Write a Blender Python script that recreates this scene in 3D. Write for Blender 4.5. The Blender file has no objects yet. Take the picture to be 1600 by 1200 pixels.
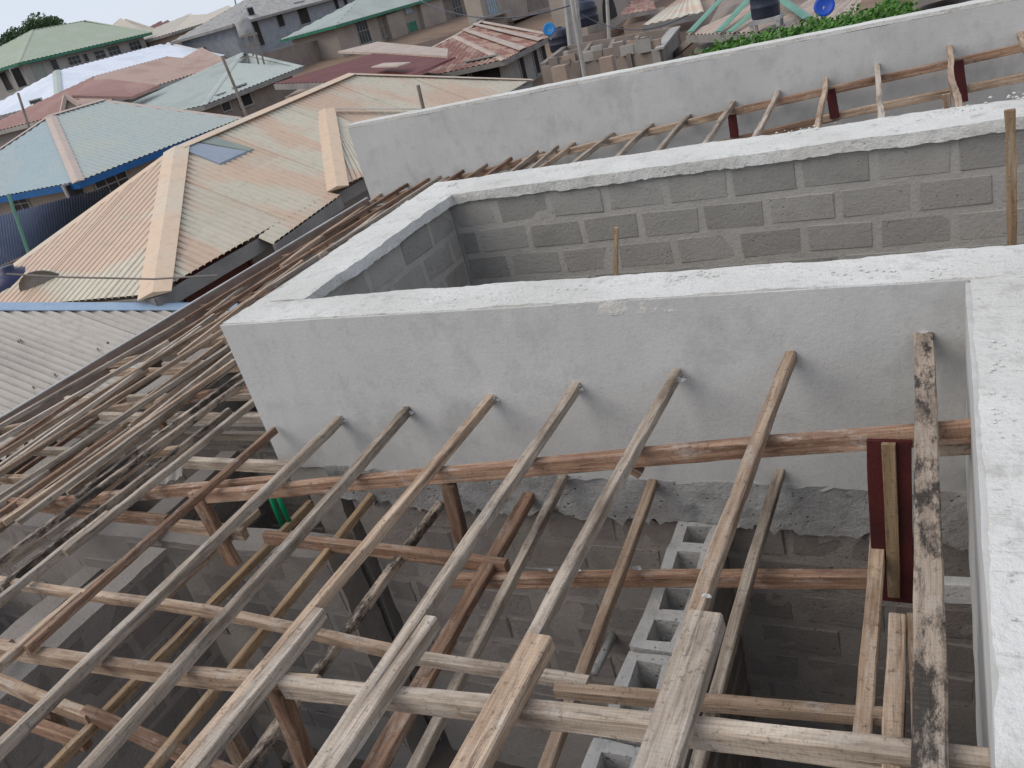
import bpy, bmesh, math, random
from mathutils import Vector, Matrix, noise
random.seed(7)
scene = bpy.context.scene
COL = scene.collection

# ------------------------------------------------------------------ camera
S = 1.45                       # metres per survey unit
CAMZ = 5.6                     # camera height above the yard
PITCH, YAW, ROLL, FPX = 0.451402, -0.539402, -0.268116, 1300.0
fw = Vector((math.sin(YAW)*math.cos(PITCH), math.cos(YAW)*math.cos(PITCH), -math.sin(PITCH)))
_r = fw.cross(Vector((0, 0, 1))).normalized(); _u = _r.cross(fw)
rt = math.cos(ROLL)*_r + math.sin(ROLL)*_u
up = -math.sin(ROLL)*_r + math.cos(ROLL)*_u
cd = bpy.data.cameras.new('camera'); cam = bpy.data.objects.new('camera', cd); COL.objects.link(cam)
M = Matrix((rt, up, -fw)).transposed().to_4x4(); M.translation = Vector((0, 0, CAMZ))
cam.matrix_world = M
cd.sensor_fit = 'HORIZONTAL'; cd.sensor_width = 36; cd.lens = 36*FPX/1600
cd.clip_start = 0.05; cd.clip_end = 3000
scene.camera = cam
CAM = Vector((0, 0, CAMZ))
# ------------------------------------------------------------------ light
SUN_EL, SUN_AZ = 46, 232       # degrees, azimuth clockwise from +Y
w = bpy.data.worlds.new('World'); scene.world = w; w.use_nodes = True
nt = w.node_tree; bgn = nt.nodes['Background']
sky = nt.nodes.new('ShaderNodeTexSky'); sky.sky_type = 'NISHITA'; sky.sun_disc = False
sky.sun_elevation = math.radians(SUN_EL); sky.sun_rotation = math.radians(SUN_AZ)
sky.air_density = 1.0; sky.dust_density = 1.5
tc = nt.nodes.new('ShaderNodeTexCoord'); mp = nt.nodes.new('ShaderNodeMapping'); mp.inputs['Scale'].default_value = (1, 1, 3.0)
nz = nt.nodes.new('ShaderNodeTexNoise'); nz.inputs['Scale'].default_value = 2.3; nz.inputs['Detail'].default_value = 5
rp = nt.nodes.new('ShaderNodeMapRange'); rp.inputs['From Min'].default_value = .36; rp.inputs['From Max'].default_value = .66
rp.inputs['To Min'].default_value = .72; rp.inputs['To Max'].default_value = 1.0
mx = nt.nodes.new('ShaderNodeMix'); mx.data_type = 'RGBA'
mx.inputs[7].default_value = (5.0, 5.45, 6.35, 1)
L = nt.links.new
L(tc.outputs['Generated'], mp.inputs[0]); L(mp.outputs[0], nz.inputs['Vector']); L(nz.outputs['Fac'], rp.inputs['Value'])
L(rp.outputs[0], mx.inputs['Factor']); L(sky.outputs[0], mx.inputs[6]); L(mx.outputs[2], bgn.inputs['Color'])
bgn.inputs['Strength'].default_value = 0.112
sd = bpy.data.lights.new('sun', 'SUN'); sun = bpy.data.objects.new('sun', sd); COL.objects.link(sun)
sd.energy = 1.35; sd.angle = math.radians(50); sd.color = (1.0, .91, .80)
az, el = math.radians(SUN_AZ), math.radians(SUN_EL)
sdir = Vector((math.sin(az)*math.cos(el), math.cos(az)*math.cos(el), math.sin(el)))
sun.rotation_euler = (-sdir).to_track_quat('-Z', 'Y').to_euler()
vs = scene.view_settings; vs.view_transform = 'Standard'; vs.look = 'None'; vs.gamma = 1; vs.exposure = 0.42
vs.use_curve_mapping = False
try:
    scene.cycles.max_bounces = 6
except Exception: pass

# ------------------------------------------------------------------ survey helpers
def ray(u, v): return fw + rt*(u-800)/FPX - up*(v-600)/FPX
def PZ(u, v, z): d = ray(u, v); return CAM + d*((z-CAMZ)/d.z)
def PX(u, v, x): d = ray(u, v); return CAM + d*(x/d.x)
def PY(u, v, y): d = ray(u, v); return CAM + d*(y/d.y)
def PD(u, v, D): d = ray(u, v); return CAM + d*(D/math.hypot(d.x, d.y))
def C(x, y, z): return Vector((x*S, y*S, CAMZ+z*S))       # survey units -> metres
def slope(y): return .134 if y < 3 else max(.088, .134-.0128*(y-3))
def roofz(x, y): return CAMZ + S*(-1.143 + slope(y/S)*min(x/S, .6))   # metres in and out
def PR(u, v, off=0.0):                                     # pixel -> point on the rafter plane
    d = ray(u, v); y = 3.0
    for _ in range(30):
        s = slope(y/S); t = (-1.143*S-off)/(d.z - s*d.x); y = d.y*t
    return CAM + d*t

# ------------------------------------------------------------------ object helpers
def link(o, parent=None):
    COL.objects.link(o)
    if parent: o.parent = parent
    return o
def tag(o, label=None, cat=None, group=None, kind=None):
    if label: o['label'] = label
    if cat: o['category'] = cat
    if group: o['group'] = group
    if kind: o['kind'] = kind
    return o
def thing(name, label, cat, loc=(0, 0, 0), group=None, kind=None):
    o = bpy.data.objects.new(name, None); o.location = loc; o.empty_display_size = .2
    COL.objects.link(o); tag(o, label, cat, group, kind); return o
def pyobj(name, verts, faces, m, parent=None, smooth=False, loc=None):
    """verts in world metres; the object's origin is put at loc (or its parent's origin)"""
    base = Vector(parent.location) if parent else Vector(loc if loc is not None else (0, 0, 0))
    me = bpy.data.meshes.new(name); me.from_pydata([tuple(Vector(v)-base) for v in verts], [], faces)
    me.materials.append(m)
    if smooth:
        for p in me.polygons: p.use_smooth = True
    me.update()
    o = bpy.data.objects.new(name, me)
    if not parent: o.location = base
    return link(o, parent)
def box_vf(x0, x1, y0, y1, z0, z1):
    v = [(x0,y0,z0),(x1,y0,z0),(x1,y1,z0),(x0,y1,z0),(x0,y0,z1),(x1,y0,z1),(x1,y1,z1),(x0,y1,z1)]
    f = [(0,3,2,1),(4,5,6,7),(0,1,5,4),(1,2,6,5),(2,3,7,6),(3,0,4,7)]
    return v, f
def box(name, x0, x1, y0, y1, z0, z1, m, parent=None):
    v, f = box_vf(x0, x1, y0, y1, z0, z1)
    return pyobj(name, v, f, m, parent, loc=((x0+x1)/2, (y0+y1)/2, z0))
class MB:
    def __init__(s): s.v, s.f = [], []
    def add(s, v, f):
        n = len(s.v); s.v += [Vector(p) for p in v]; s.f += [tuple(i+n for i in q) for q in f]
    def box(s, *a): s.add(*box_vf(*a))
    def bar(s, A, B, w_, h_, upv=Vector((0, 0, 1))):
        A, B = Vector(A), Vector(B); x = (B-A).normalized(); y = upv.cross(x)
        if y.length < 1e-4: y = Vector((0, 1, 0)).cross(x)
        y.normalize(); z = x.cross(y)
        c = [(-1,-1),(1,-1),(1,1),(-1,1)]
        v = [P + y*a*w_/2 + z*b*h_/2 for P in (A, B) for a, b in c]
        s.add(v, [(0,1,2,3),(7,6,5,4),(0,4,5,1),(1,5,6,2),(2,6,7,3),(3,7,4,0)])
    def tube(s, A, B, r0, r1, n=8):
        A, B = Vector(A), Vector(B); x = (B-A).normalized(); y = x.orthogonal().normalized(); z = x.cross(y)
        v = []
        for P, r in ((A, r0), (B, r1)):
            for i in range(n):
                t = 2*math.pi*i/n; v.append(P + y*math.cos(t)*r + z*math.sin(t)*r)
        f = [(i, (i+1) % n, n+(i+1) % n, n+i) for i in range(n)] + [tuple(range(n))[::-1], tuple(range(n, 2*n))]
        s.add(v, f)
    def lathe(s, c, prof, n=20):
        v = [];
        for r, z in prof:
            for i in range(n):
                t = 2*math.pi*i/n; v.append((c[0]+r*math.cos(t), c[1]+r*math.sin(t), c[2]+z))
        f = []
        for k in range(len(prof)-1):
            for i in range(n): f.append((k*n+i, k*n+(i+1) % n, (k+1)*n+(i+1) % n, (k+1)*n+i))
        f += [tuple(range(n))[::-1], tuple(range((len(prof)-1)*n, len(prof)*n))]
        s.add(v, f)
    def build(s, name, m, parent=None, smooth=False, loc=None):
        if loc is None and not parent and s.v: loc = s.v[0]
        return pyobj(name, s.v, s.f, m, parent, smooth, loc)

# ------------------------------------------------------------------ materials
def newmat(name, rough=.85):
    m = bpy.data.materials.new(name); m.use_nodes = True
    b = m.node_tree.nodes['Principled BSDF']; b.inputs['Roughness'].default_value = rough
    b.inputs['Specular IOR Level'].default_value = .25
    return m, m.node_tree, b
def nnode(t, kind, **kw):
    n = t.nodes.new(kind)
    for k, v in kw.items():
        if k in n.inputs: n.inputs[k].default_value = v
        else: setattr(n, k, v)
    return n
def coords(t, scale=(1, 1, 1), rnd=True):
    tc = nnode(t, 'ShaderNodeTexCoord'); mp = nnode(t, 'ShaderNodeMapping'); mp.inputs['Scale'].default_value = scale
    if rnd:
        oi = nnode(t, 'ShaderNodeObjectInfo'); ml = nnode(t, 'ShaderNodeMath', operation='MULTIPLY'); ml.inputs[1].default_value = 37.0
        cb = nnode(t, 'ShaderNodeVectorMath', operation='ADD')
        t.links.new(oi.outputs['Random'], ml.inputs[0]); t.links.new(tc.outputs['Object'], cb.inputs[0]); t.links.new(ml.outputs[0], cb.inputs[1])
        t.links.new(cb.outputs[0], mp.inputs[0])
    else: t.links.new(tc.outputs['Object'], mp.inputs[0])
    return mp.outputs[0]
def noise_(t, co, scale, detail=4, rough=.6):
    n = nnode(t, 'ShaderNodeTexNoise'); n.inputs['Scale'].default_value = scale; n.inputs['Detail'].default_value = detail
    n.inputs['Roughness'].default_value = rough; t.links.new(co, n.inputs['Vector']); return n.outputs['Fac']
def rng(t, f, a, b, c=0., d=1.):
    n = nnode(t, 'ShaderNodeMapRange'); n.inputs['From Min'].default_value = a; n.inputs['From Max'].default_value = b
    n.inputs['To Min'].default_value = c; n.inputs['To Max'].default_value = d; t.links.new(f, n.inputs['Value']); return n.outputs[0]
def mix(t, f, a, b):
    n = nnode(t, 'ShaderNodeMix', data_type='RGBA')
    for i, q in ((6, a), (7, b)):
        if isinstance(q, tuple): n.inputs[i].default_value = (*q[:3], 1)
        else: t.links.new(q, n.inputs[i])
    if isinstance(f, float): n.inputs[0].default_value = f
    else: t.links.new(f, n.inputs[0])
    return n.outputs[2]
def bump(t, b, h, strength=.4, dist=.01):
    n = nnode(t, 'ShaderNodeBump'); n.inputs['Strength'].default_value = strength; n.inputs['Distance'].default_value = dist
    t.links.new(h, n.inputs['Height']); t.links.new(n.outputs[0], b.inputs['Normal'])
def vary(t, col, lo=.8, hi=1.15):
    oi = nnode(t, 'ShaderNodeObjectInfo'); r = rng(t, oi.outputs['Random'], 0, 1, lo, hi)
    h = nnode(t, 'ShaderNodeHueSaturation'); t.links.new(r, h.inputs['Value']); t.links.new(col, h.inputs['Color'])
    return h.outputs[0]
def simple(name, col, col2=None, scale=2, rough=.85, lo=.45, hi=.65, bs=.3, bd=.01, var=None, stretch=(1, 1, 1), fine=0):
    m, t, b = newmat(name, rough); co = coords(t, stretch)
    col2 = col2 or tuple(c*.75 for c in col)
    c = mix(t, rng(t, noise_(t, co, scale, 6), lo, hi), col, col2)
    n2 = noise_(t, co, scale*14, 4, .7)
    c = mix(t, rng(t, n2, .35, .75, 0, .35), c, tuple(q*.55 for q in col))
    if var: c = vary(t, c, *var)
    t.links.new(c, b.inputs['Base Color']); bump(t, b, n2, bs, bd)
    return m
def wood(name, light, mid, dark, white=.5, black=None):
    m, t, b = newmat(name, .8)
    co = coords(t, (1, 1, 1)); cg = coords(t, (1.2, 26, 26)); cs = coords(t, (3.5, 9, 9))
    g = noise_(t, cg, 1.6, 6, .65)
    c = mix(t, rng(t, g, .40, .60), mid, light)
    pt = noise_(t, coords(t, (1.3, 5, 5)), 1.1, 5)
    c = mix(t, rng(t, pt, .50, .68, 0, .85), c, dark)
    if white:       # cement splashes and bleaching
        wn = noise_(t, cs, 1.4, 7, .75); c = mix(t, rng(t, wn, .62-.14*white, .74, 0, .75), c, (.50, .47, .43))
    if black:
        bn = noise_(t, coords(t, (1.2, 3, 3)), 2.0, 8, .8); c = mix(t, rng(t, bn, black, black+.08, 0, .93), c, (.028, .025, .022))
    sp = noise_(t, co, 38, 5, .8); c = mix(t, rng(t, sp, .56, .66, 0, .75), c, tuple(q*.35 for q in mid))
    st = noise_(t, coords(t, (2.5, 40, 40)), 1.0, 6, .8); c = mix(t, rng(t, st, .56, .64, 0, .7), c, tuple(q*.3 for q in mid))
    # saw marks across the grain
    wv = nnode(t, 'ShaderNodeTexWave', wave_type='BANDS', bands_direction='X'); wv.inputs['Scale'].default_value = 22; wv.inputs['Distortion'].default_value = 5
    t.links.new(co, wv.inputs['Vector'])
    c = mix(t, rng(t, wv.outputs['Fac'], .0, .25, .16, 0.), c, tuple(q*.6 for q in mid))
    c = vary(t, c, .72, 1.18)
    t.links.new(c, b.inputs['Base Color']); bump(t, b, g, .8, .009)
    return m
W_TAN = wood('weathered_tan_wood', (.48,.365,.265), (.31,.215,.145), (.13,.08,.052), .6)
W_GREY = wood('greyed_wood', (.52,.44,.355), (.32,.255,.195), (.13,.095,.07), .8)
W_RED = wood('reddish_hardwood', (.36,.235,.16), (.21,.122,.078), (.085,.045,.031), .55)
W_BLACK = wood('mouldy_wood', (.46,.37,.29), (.33,.26,.2), (.12,.09,.07), .6, .47)
W_GOLD = wood('yellowed_wood', (.40,.285,.175), (.28,.185,.105), (.14,.085,.045), .5)
W_MAROON = simple('maroon_paint', (.085,.018,.018), (.05,.013,.013), 5, .55)

def concrete(name, base, dark, white, pit=.5, bd=.012, var=None, stainscale=1.3, blot=.5, rnd=False, smear=None, scratch=0, cloud=0):
    m, t, b = newmat(name, .92); co = coords(t, rnd=rnd)
    big = noise_(t, co, stainscale, 6, .6); med = noise_(t, co, 6, 6, .7); fine = noise_(t, co, 42, 5, .75)
    c = mix(t, rng(t, big, .4, .62), base, white)
    c = mix(t, rng(t, med, .54, .72, 0, blot), c, dark)
    c = mix(t, rng(t, fine, .5, .75, 0, .3), c, dark)
    vo = nnode(t, 'ShaderNodeTexVoronoi'); vo.inputs['Scale'].default_value = 26; t.links.new(co, vo.inputs['Vector'])
    pits = rng(t, vo.outputs['Distance'], .05, .22, 1, 0)
    gate = rng(t, noise_(t, co, 3.5, 5), .48, .56, 0, pit)
    ml = nnode(t, 'ShaderNodeMath', operation='MULTIPLY'); t.links.new(pits, ml.inputs[0]); t.links.new(gate, ml.inputs[1])
    if cloud:
        cl = noise_(t, coords(t, (1.0, 1.0, .7), False), 2.2, 8, .7); c = mix(t, rng(t, cl, .52, .66, 0, cloud), c, tuple(q*.72 for q in base))
        cl = noise_(t, coords(t, (5, 5, .6), False), 1.6, 5, .6); c = mix(t, rng(t, cl, .56, .78, 0, cloud*.28), c, tuple(q*.66 for q in base))
        cl = noise_(t, coords(t, (1.4, 1.4, 1.4), False), 1.3, 3, .5); c = mix(t, rng(t, cl, .60, .64, 0, cloud*.3), c, tuple(q*.8 for q in base))
    if scratch:
        sc = noise_(t, coords(t, (3, 22, 8), False), 2.6, 8, .85); c = mix(t, rng(t, sc, .56, .63, 0, scratch), c, tuple(q*.62 for q in dark))
        sc = noise_(t, coords(t, (22, 4, 8), False), 2.2, 8, .85); c = mix(t, rng(t, sc, .60, .66, 0, scratch), c, tuple(q*.7 for q in dark))
    if smear:
        sm = noise_(t, co, 5.5, 6, .75); c = mix(t, rng(t, sm, .50, .60, 0, .8), c, smear)
    c = mix(t, ml.outputs[0], c, tuple(q*.35 for q in dark))
    if var: c = vary(t, c, *var)
    t.links.new(c, b.inputs['Base Color'])
    ad = nnode(t, 'ShaderNodeMath', operation='SUBTRACT'); t.links.new(fine, ad.inputs[0]); t.links.new(ml.outputs[0], ad.inputs[1])
    ad2 = nnode(t, 'ShaderNodeMath', operation='ADD'); t.links.new(ad.outputs[0], ad2.inputs[0]); t.links.new(med, ad2.inputs[1])
    bump(t, b, ad2.outputs[0], .5, bd)
    return m
M_COPING = concrete('whitened_cement_screed', (.60,.585,.54), (.36,.345,.31), (.69,.68,.64), .45, .035, blot=.75, scratch=.55)
M_PLASTER = concrete('smooth_cement_render', (.475,.475,.46), (.365,.36,.345), (.52,.52,.505), .15, .006, stainscale=1.1, blot=.55, cloud=.6)
M_LIP = concrete('cement_lip', (.50,.50,.48), (.33,.32,.30), (.60,.60,.58), .5, .02)
M_ROUGH = concrete('rough_concrete_band', (.30,.29,.28), (.13,.125,.12), (.42,.42,.41), 1.0, .05, stainscale=3, blot=.8)
M_ROUGH2 = concrete('dried_mortar_daub', (.47,.465,.45), (.28,.275,.265), (.55,.545,.53), .6, .02, stainscale=6, blot=.8)
M_BLOCK = concrete('sandcrete_block', (.30,.285,.258), (.215,.203,.185), (.335,.32,.292), .5, .02, var=(.84, 1.12), stainscale=2.5, rnd=True, smear=(.32,.305,.275))
M_MORTAR = concrete('mortar', (.37,.352,.32), (.26,.25,.225), (.41,.39,.355), .3, .02)
M_DIMBLOCK = concrete('shaded_block', (.23,.205,.185), (.15,.13,.113), (.27,.243,.22), .5, .03, var=(.85, 1.12), stainscale=1.6, rnd=True, smear=(.225,.205,.185))  # shaded copy of the block: the rooms' dimness is put into the colour
M_DIMMORTAR = concrete('shaded_mortar', (.28,.255,.228), (.18,.16,.14), (.33,.30,.27), .5, .04, stainscale=1.5)  # darker mortar copy, carrying the shade below the timbers in its colour
M_HOLLOW = concrete('hollow_block_top', (.47,.455,.425), (.28,.27,.25), (.55,.535,.51), .9, .04, stainscale=4, rnd=True)
M_EARTH = simple('laterite_ground', (.24,.165,.115), (.17,.12,.09), .35, .95, bs=.5, bd=.05)
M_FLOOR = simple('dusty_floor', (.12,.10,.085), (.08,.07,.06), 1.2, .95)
def roofmat(name, c1, c2, rough=.5, scale=.5, lo=.48, hi=.6, var=(.94, 1.05), seams=None, metal=0.0, stain=.5, streak=None):
    m, t, b = newmat(name, rough); co = coords(t, rnd=False)
    b.inputs['Metallic'].default_value = metal
    c = mix(t, rng(t, noise_(t, co, scale, 5, .55), lo, hi), c1, c2)
    if streak:
        n1 = noise_(t, coords(t, (.3, .75, .3), False), 1.0, 3, .5); c = mix(t, rng(t, n1, .47, .55), c, streak)
    d = noise_(t, co, 7, 6, .75); c = mix(t, rng(t, d, .5, .8, 0, stain), c, tuple(q*.5 for q in c1))
    d2 = noise_(t, coords(t, (.7, 5, 1.2), False), 1.5, 6, .7); c = mix(t, rng(t, d2, .54, .72, 0, stain*.6), c, tuple(q*.62 for q in c1))
    c = vary(t, c, *var)
    t.links.new(c, b.inputs['Base Color']); bump(t, b, d, .15, .01)
    return m
R_CREAM = roofmat('cream_sheet', (.55,.495,.385), (.52,.48,.37), .5, streak=(.56,.41,.30), var=(.96, 1.03))
R_PEACH = roofmat('peach_sheet', (.56,.40,.28), (.56,.445,.32), .5)
R_CAP = roofmat('peach_capping', (.60,.45,.32), (.56,.47,.36), .5)
R_CYAN = roofmat('pale_cyan_sheet', (.40,.445,.42), (.415,.45,.395), .75)
R_SKY = roofmat('sky_blue_sheet', (.36,.435,.45), (.38,.44,.44), .7)
R_PINKCAP = roofmat('pink_capping', (.50,.40,.34), (.46,.38,.33), .6)
R_SLATE = roofmat('slate_blue_sheet', (.10,.125,.185), (.13,.155,.21), .6)
R_GREY = roofmat('asbestos_grey_sheet', (.47,.435,.385), (.42,.385,.345), .8, .8, var=(.93, 1.05), stain=.6)
R_WHITE = roofmat('new_white_sheet', (.66,.69,.74), (.58,.62,.68), .4, .4)
R_TILE = roofmat('faded_pink_tile', (.36,.21,.18), (.40,.25,.21), .7)
R_TILE2 = roofmat('faded_tan_tile', (.39,.285,.24), (.34,.235,.20), .7)
R_GREEN = roofmat('sage_sheet', (.34,.39,.285), (.37,.41,.32), .6)
R_LGREEN = roofmat('pale_green_grey_sheet', (.40,.44,.40), (.36,.39,.36), .6)
R_MAROON = roofmat('maroon_sheet', (.17,.062,.055), (.14,.05,.045), .5, 1.4, .4, .6)
R_RUST = roofmat('rusted_sheet', (.25,.125,.10), (.37,.255,.205), .75, 1.6, .47, .56)
R_DUSTY = roofmat('dusty_tan_sheet', (.44,.36,.30), (.38,.30,.25), .7, 2)
R_OLD = roofmat('old_zinc_sheet', (.38,.37,.34), (.30,.28,.26), .6, 2)
R_TAN = roofmat('tan_longspan_sheet', (.50,.455,.38), (.46,.42,.35), .6)
P_WALL = simple('tan_render', (.37,.32,.27), (.30,.26,.225), .6, .9)
P_GREYW = simple('grey_render', (.36,.345,.32), (.28,.27,.25), .6, .9)
P_PINKW = simple('peach_render', (.36,.28,.225), (.30,.235,.19), .6, .9)
P_BROWNW = simple('brown_block_wall', (.255,.215,.185), (.19,.16,.137), 1.2, .95)
P_YELLOW = simple('yellow_paint', (.48,.36,.13), (.42,.32,.13), 1, .8)
P_BLOCKB = simple('bluegrey_blockwork', (.30,.31,.33), (.24,.25,.27), 2.5, .9)
D_GLASS = simple('dark_window', (.035,.04,.045), (.055,.06,.065), 3, .25)
D_VOID = simple('opening_shade', (.03,.027,.025), (.045,.04,.037), 2, .9)  # near-black for solid sheets: the shade inside openings as a colour
D_FRAME = simple('window_frame', (.34,.33,.31), (.27,.26,.25), 4, .6)
D_BLUEGL = simple('blue_window', (.30,.42,.50), (.22,.32,.40), 3, .3)
F_BLUE = simple('blue_fascia', (.018,.115,.31), (.02,.10,.26), 2, .5)
F_GREEN = simple('green_fascia', (.04,.19,.115), (.035,.15,.10), 2, .5)
F_GREENT = simple('green_trim', (.13,.30,.22), (.11,.25,.18), 2, .5)
F_GREY = simple('grey_fascia', (.27,.255,.235), (.20,.19,.175), 2, .7)
F_PALE = simple('pale_blue_flashing', (.34,.44,.56), (.26,.36,.49), 3, .45)
F_METAL = simple('galvanised_edge', (.44,.43,.41), (.30,.29,.28), 3, .7)
F_BROWN = simple('brown_fascia_board', (.29,.21,.165), (.20,.14,.11), 2.2, .8, stretch=(4, 1, 4))
B_TANK = simple('black_plastic', (.028,.034,.055), (.04,.045,.065), 2, .35)
B_NAVY = simple('navy_plastic', (.03,.035,.085), (.02,.025,.06), 3, .3)
B_BLUE = simple('royal_blue_paint', (.012,.07,.42), (.012,.05,.30), 2, .35)
B_CYANB = simple('bright_blue_paint', (.02,.20,.48), (.02,.15,.38), 2, .35)
G_PIPE = simple('green_plastic_pipe', (.0,.26,.11), (.0,.20,.085), 3, .35)
G_RED = simple('rust_red_door', (.15,.05,.035), (.11,.04,.03), 3, .6)
S_GLASS = simple('translucent_sheet_blue', (.30,.34,.40), (.26,.30,.36), 3, .4)
S_GREEN = simple('translucent_sheet_green', (.25,.29,.25), (.30,.32,.27), 4, .5)
POLE = simple('weathered_pole', (.27,.23,.20), (.19,.165,.14), 3, .85)
POLEC = simple('concrete_pole', (.42,.40,.37), (.33,.31,.29), 3, .9)
LEAF = simple('dark_foliage', (.045,.085,.035), (.07,.12,.045), 8, .6, var=(.8, 1.2))
LEAFB = simple('bright_vine_leaves', (.10,.24,.04), (.06,.15,.03), 2.2, .6, lo=.4, hi=.6)
BARK = simple('bark', (.12,.09,.07), (.08,.06,.05), 8, .9)

# ------------------------------------------------------------------ ground, hill
def gz(x, y):
    d = math.hypot(x, y); a = math.atan2(-x, y)           # a>0 to the left
    t = min(max((d-26)/60, 0), 1); t = t*t*(3-2*t)
    k = min(max((a-.25)/.5, 0), 1)
    return t*(1.2+3.6*k) - .12 + max(0, (d-95))*.018*k
vs_, fs_ = [], []
NR, NA = 60, 96
for i in range(NR):
    r_ = 2*(1.115**i)
    for j in range(NA):
        t = 2*math.pi*j/NA; x, y = r_*math.sin(t), r_*math.cos(t)
        vs_.append((x, y, gz(x, y) + .05*noise.noise(Vector((x*.3, y*.3, 0)))))
for i in range(NR-1):
    for j in range(NA): fs_.append((i*NA+j, i*NA+(j+1) % NA, (i+1)*NA+(j+1) % NA, (i+1)*NA+j))
fs_.append(tuple(range(NA)))
tag(pyobj('ground', vs_, fs_, M_EARTH, smooth=True), 'bare brown laterite ground between the houses', None, None, 'structure')

# ------------------------------------------------------------------ rough masonry helpers
def rough_box(name, x0, x1, y0, y1, z0, z1, m, parent=None, step=.035, amp=.008, edge=.012, seed=0, bottom=0.0, skip=()):
    """subdivided box whose faces and arrises wander like hand-laid cement"""
    bm = bmesh.new(); nx, ny, nz_ = [max(1, int(round(abs(d)/step))) for d in (x1-x0, y1-y0, z1-z0)]
    def face(o, du, dv, nu, nv):
        g = [[bm.verts.new(o+du*(i/nu)+dv*(j/nv)) for j in range(nv+1)] for i in range(nu+1)]
        for i in range(nu):
            for j in range(nv): bm.faces.new((g[i][j], g[i+1][j], g[i+1][j+1], g[i][j+1]))
    X, Y, Z = Vector((x1-x0,0,0)), Vector((0,y1-y0,0)), Vector((0,0,z1-z0)); o = Vector((x0,y0,z0))
    face(o+Z, X, Y, nx, ny)
    if 'b' not in skip: face(o, Y, X, ny, nx)
    face(o, X, Z, nx, nz_); face(o+Y, Z, X, nz_, nx); face(o, Z, Y, nz_, ny); face(o+X, Y, Z, ny, nz_)
    sd_ = Vector((seed*7.3, seed*3.1, seed*1.7))
    for v in bm.verts:
        p = v.co.copy()
        n1 = noise.noise_vector(p*2.3+sd_); n2 = noise.noise_vector(p*9+sd_); n3 = noise.noise_vector(p*28+sd_)
        d = n1*edge*1.0 + n2*edge*.5 + n3*amp*.45
        v.co += Vector((d.x, d.y, d.z*.55))
        if bottom and p.z < z0+1e-4: v.co.z += (n2.x*.7+n3.y*.5+n1.z*.5)*bottom
    me = bpy.data.meshes.new(name); loc = Vector((x0, y0, z0))
    base = Vector(parent.location) if parent else loc
    bm.transform(Matrix.Translation(-base)); bm.to_mesh(me); bm.free(); me.materials.append(m)
    for p in me.polygons: p.use_smooth = True
    ob = bpy.data.objects.new(name, me)
    if not parent: ob.location = base
    return link(ob, parent)

def block_meshes(L_, H_, D_, m, n=6, tag_='block'):
    out = []
    for k in range(n):
        rr = random.Random(k*13+int(L_*1000))
        bm = bmesh.new(); bmesh.ops.create_cube(bm, size=1)
        for v in bm.verts: v.co = Vector((v.co.x*L_, v.co.y*D_, v.co.z*H_))
        bmesh.ops.bevel(bm, geom=[e for e in bm.edges], offset=.009, segments=1, affect='EDGES')
        for v in bm.verts: v.co += Vector((rr.uniform(-1, 1)*.006, rr.uniform(-1, 1)*.002, rr.uniform(-1, 1)*.005))
        me = bpy.data.meshes.new(tag_); bm.to_mesh(me); bm.free(); me.materials.append(m); out.append(me)
    return out
def block_face(parent, A, dirv, nrm, length, z0, z1, m, first=0.0, bl=.45, bh=.225, jt=.036, seed=1, drop=0.0, rowbase=None):
    """courses of blocks proud of a core on the vertical face starting at A"""
    rr = random.Random(seed); D_ = .05
    full = block_meshes(bl-jt, bh-jt, D_, m)
    ang = math.atan2(dirv.y, dirv.x)
    base = Vector(parent.location); row = 0
    z = z1
    while z - bh > z0 - .12:
        x = -(bl/2 if row % 2 else 0) + first
        while x < length:
            a, b = max(x, 0)+.002, min(x+bl, length)-.002
            if b-a > .08 and rr.random() >= drop:
                me = rr.choice(full)
                o = bpy.data.objects.new('block', me)
                o.scale = ((b-a-jt)/(bl-jt), 1, 1)
                ctr = A + dirv*((a+b)/2) + nrm*(rr.uniform(-.002, .003) - D_/2 + .003)
                o.location = Vector((ctr.x, ctr.y, z-bh/2+rr.uniform(-.004, .004))) - base
                o.rotation_euler = (rr.uniform(-.01, .01), rr.uniform(-.012, .012), ang+rr.uniform(-.012, .012))
                link(o, parent)
            x += bl
        z -= bh; row += 1

# ------------------------------------------------------------------ the plastered tank enclosure
ZC = CAMZ - S                   # coping top
yF0, yF1 = 2.30*S, 2.515*S      # front wall
yB0, yB1 = 3.87*S, 4.18*S       # back wall
xL0, xL1 = -2.66*S, -2.395*S    # left wall
xR = .05*S; XE = 1.3            # right wall face, far right end
enc = thing('block_enclosure', 'grey rendered block enclosure with a wide whitened cement coping in the middle of the roof', 'enclosure', (xL0, yF0, ZC-1.0))
CT = .075
rough_box('coping', xL0+.012, XE, yF0+.013, yF1, ZC-CT, ZC, M_COPING, enc, .03, .014, .015, 1)
rough_box('coping', xL0+.012, xL1+.035, yF1+.002, yB0-.02, ZC-CT, ZC-.002, M_COPING, enc, .03, .014, .017, 2, bottom=.014)
rough_box('coping', xL0+.03, XE, yB0-.018, yB1, ZC-CT, ZC+.002, M_COPING, enc, .03, .014, .017, 3, bottom=.014)
ZB = CAMZ - 1.69*S              # lower edge of the render
rough_box('render_coat', xL0, xR+.01, yF0, yF0+.014, ZB-.03, ZC-.006, M_PLASTER, enc, .05, .002, .004, 4, bottom=.04)
rough_box('render_coat', xL0+.001, xL0+.013, yF0+.016, yB1-.01, ZB-.03, ZC-.008, M_PLASTER, enc, .07, .0015, .003, 5)
core = box('core', xL0+.014, XE, yF0+.016, yF1-.03, ZB-.2, ZC-.03, M_MORTAR, enc)
box('core', xL0+.014, xL1-.012, yF1-.028, yB0-.002, ZB-.2, ZC-.03, M_MORTAR, enc)
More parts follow.
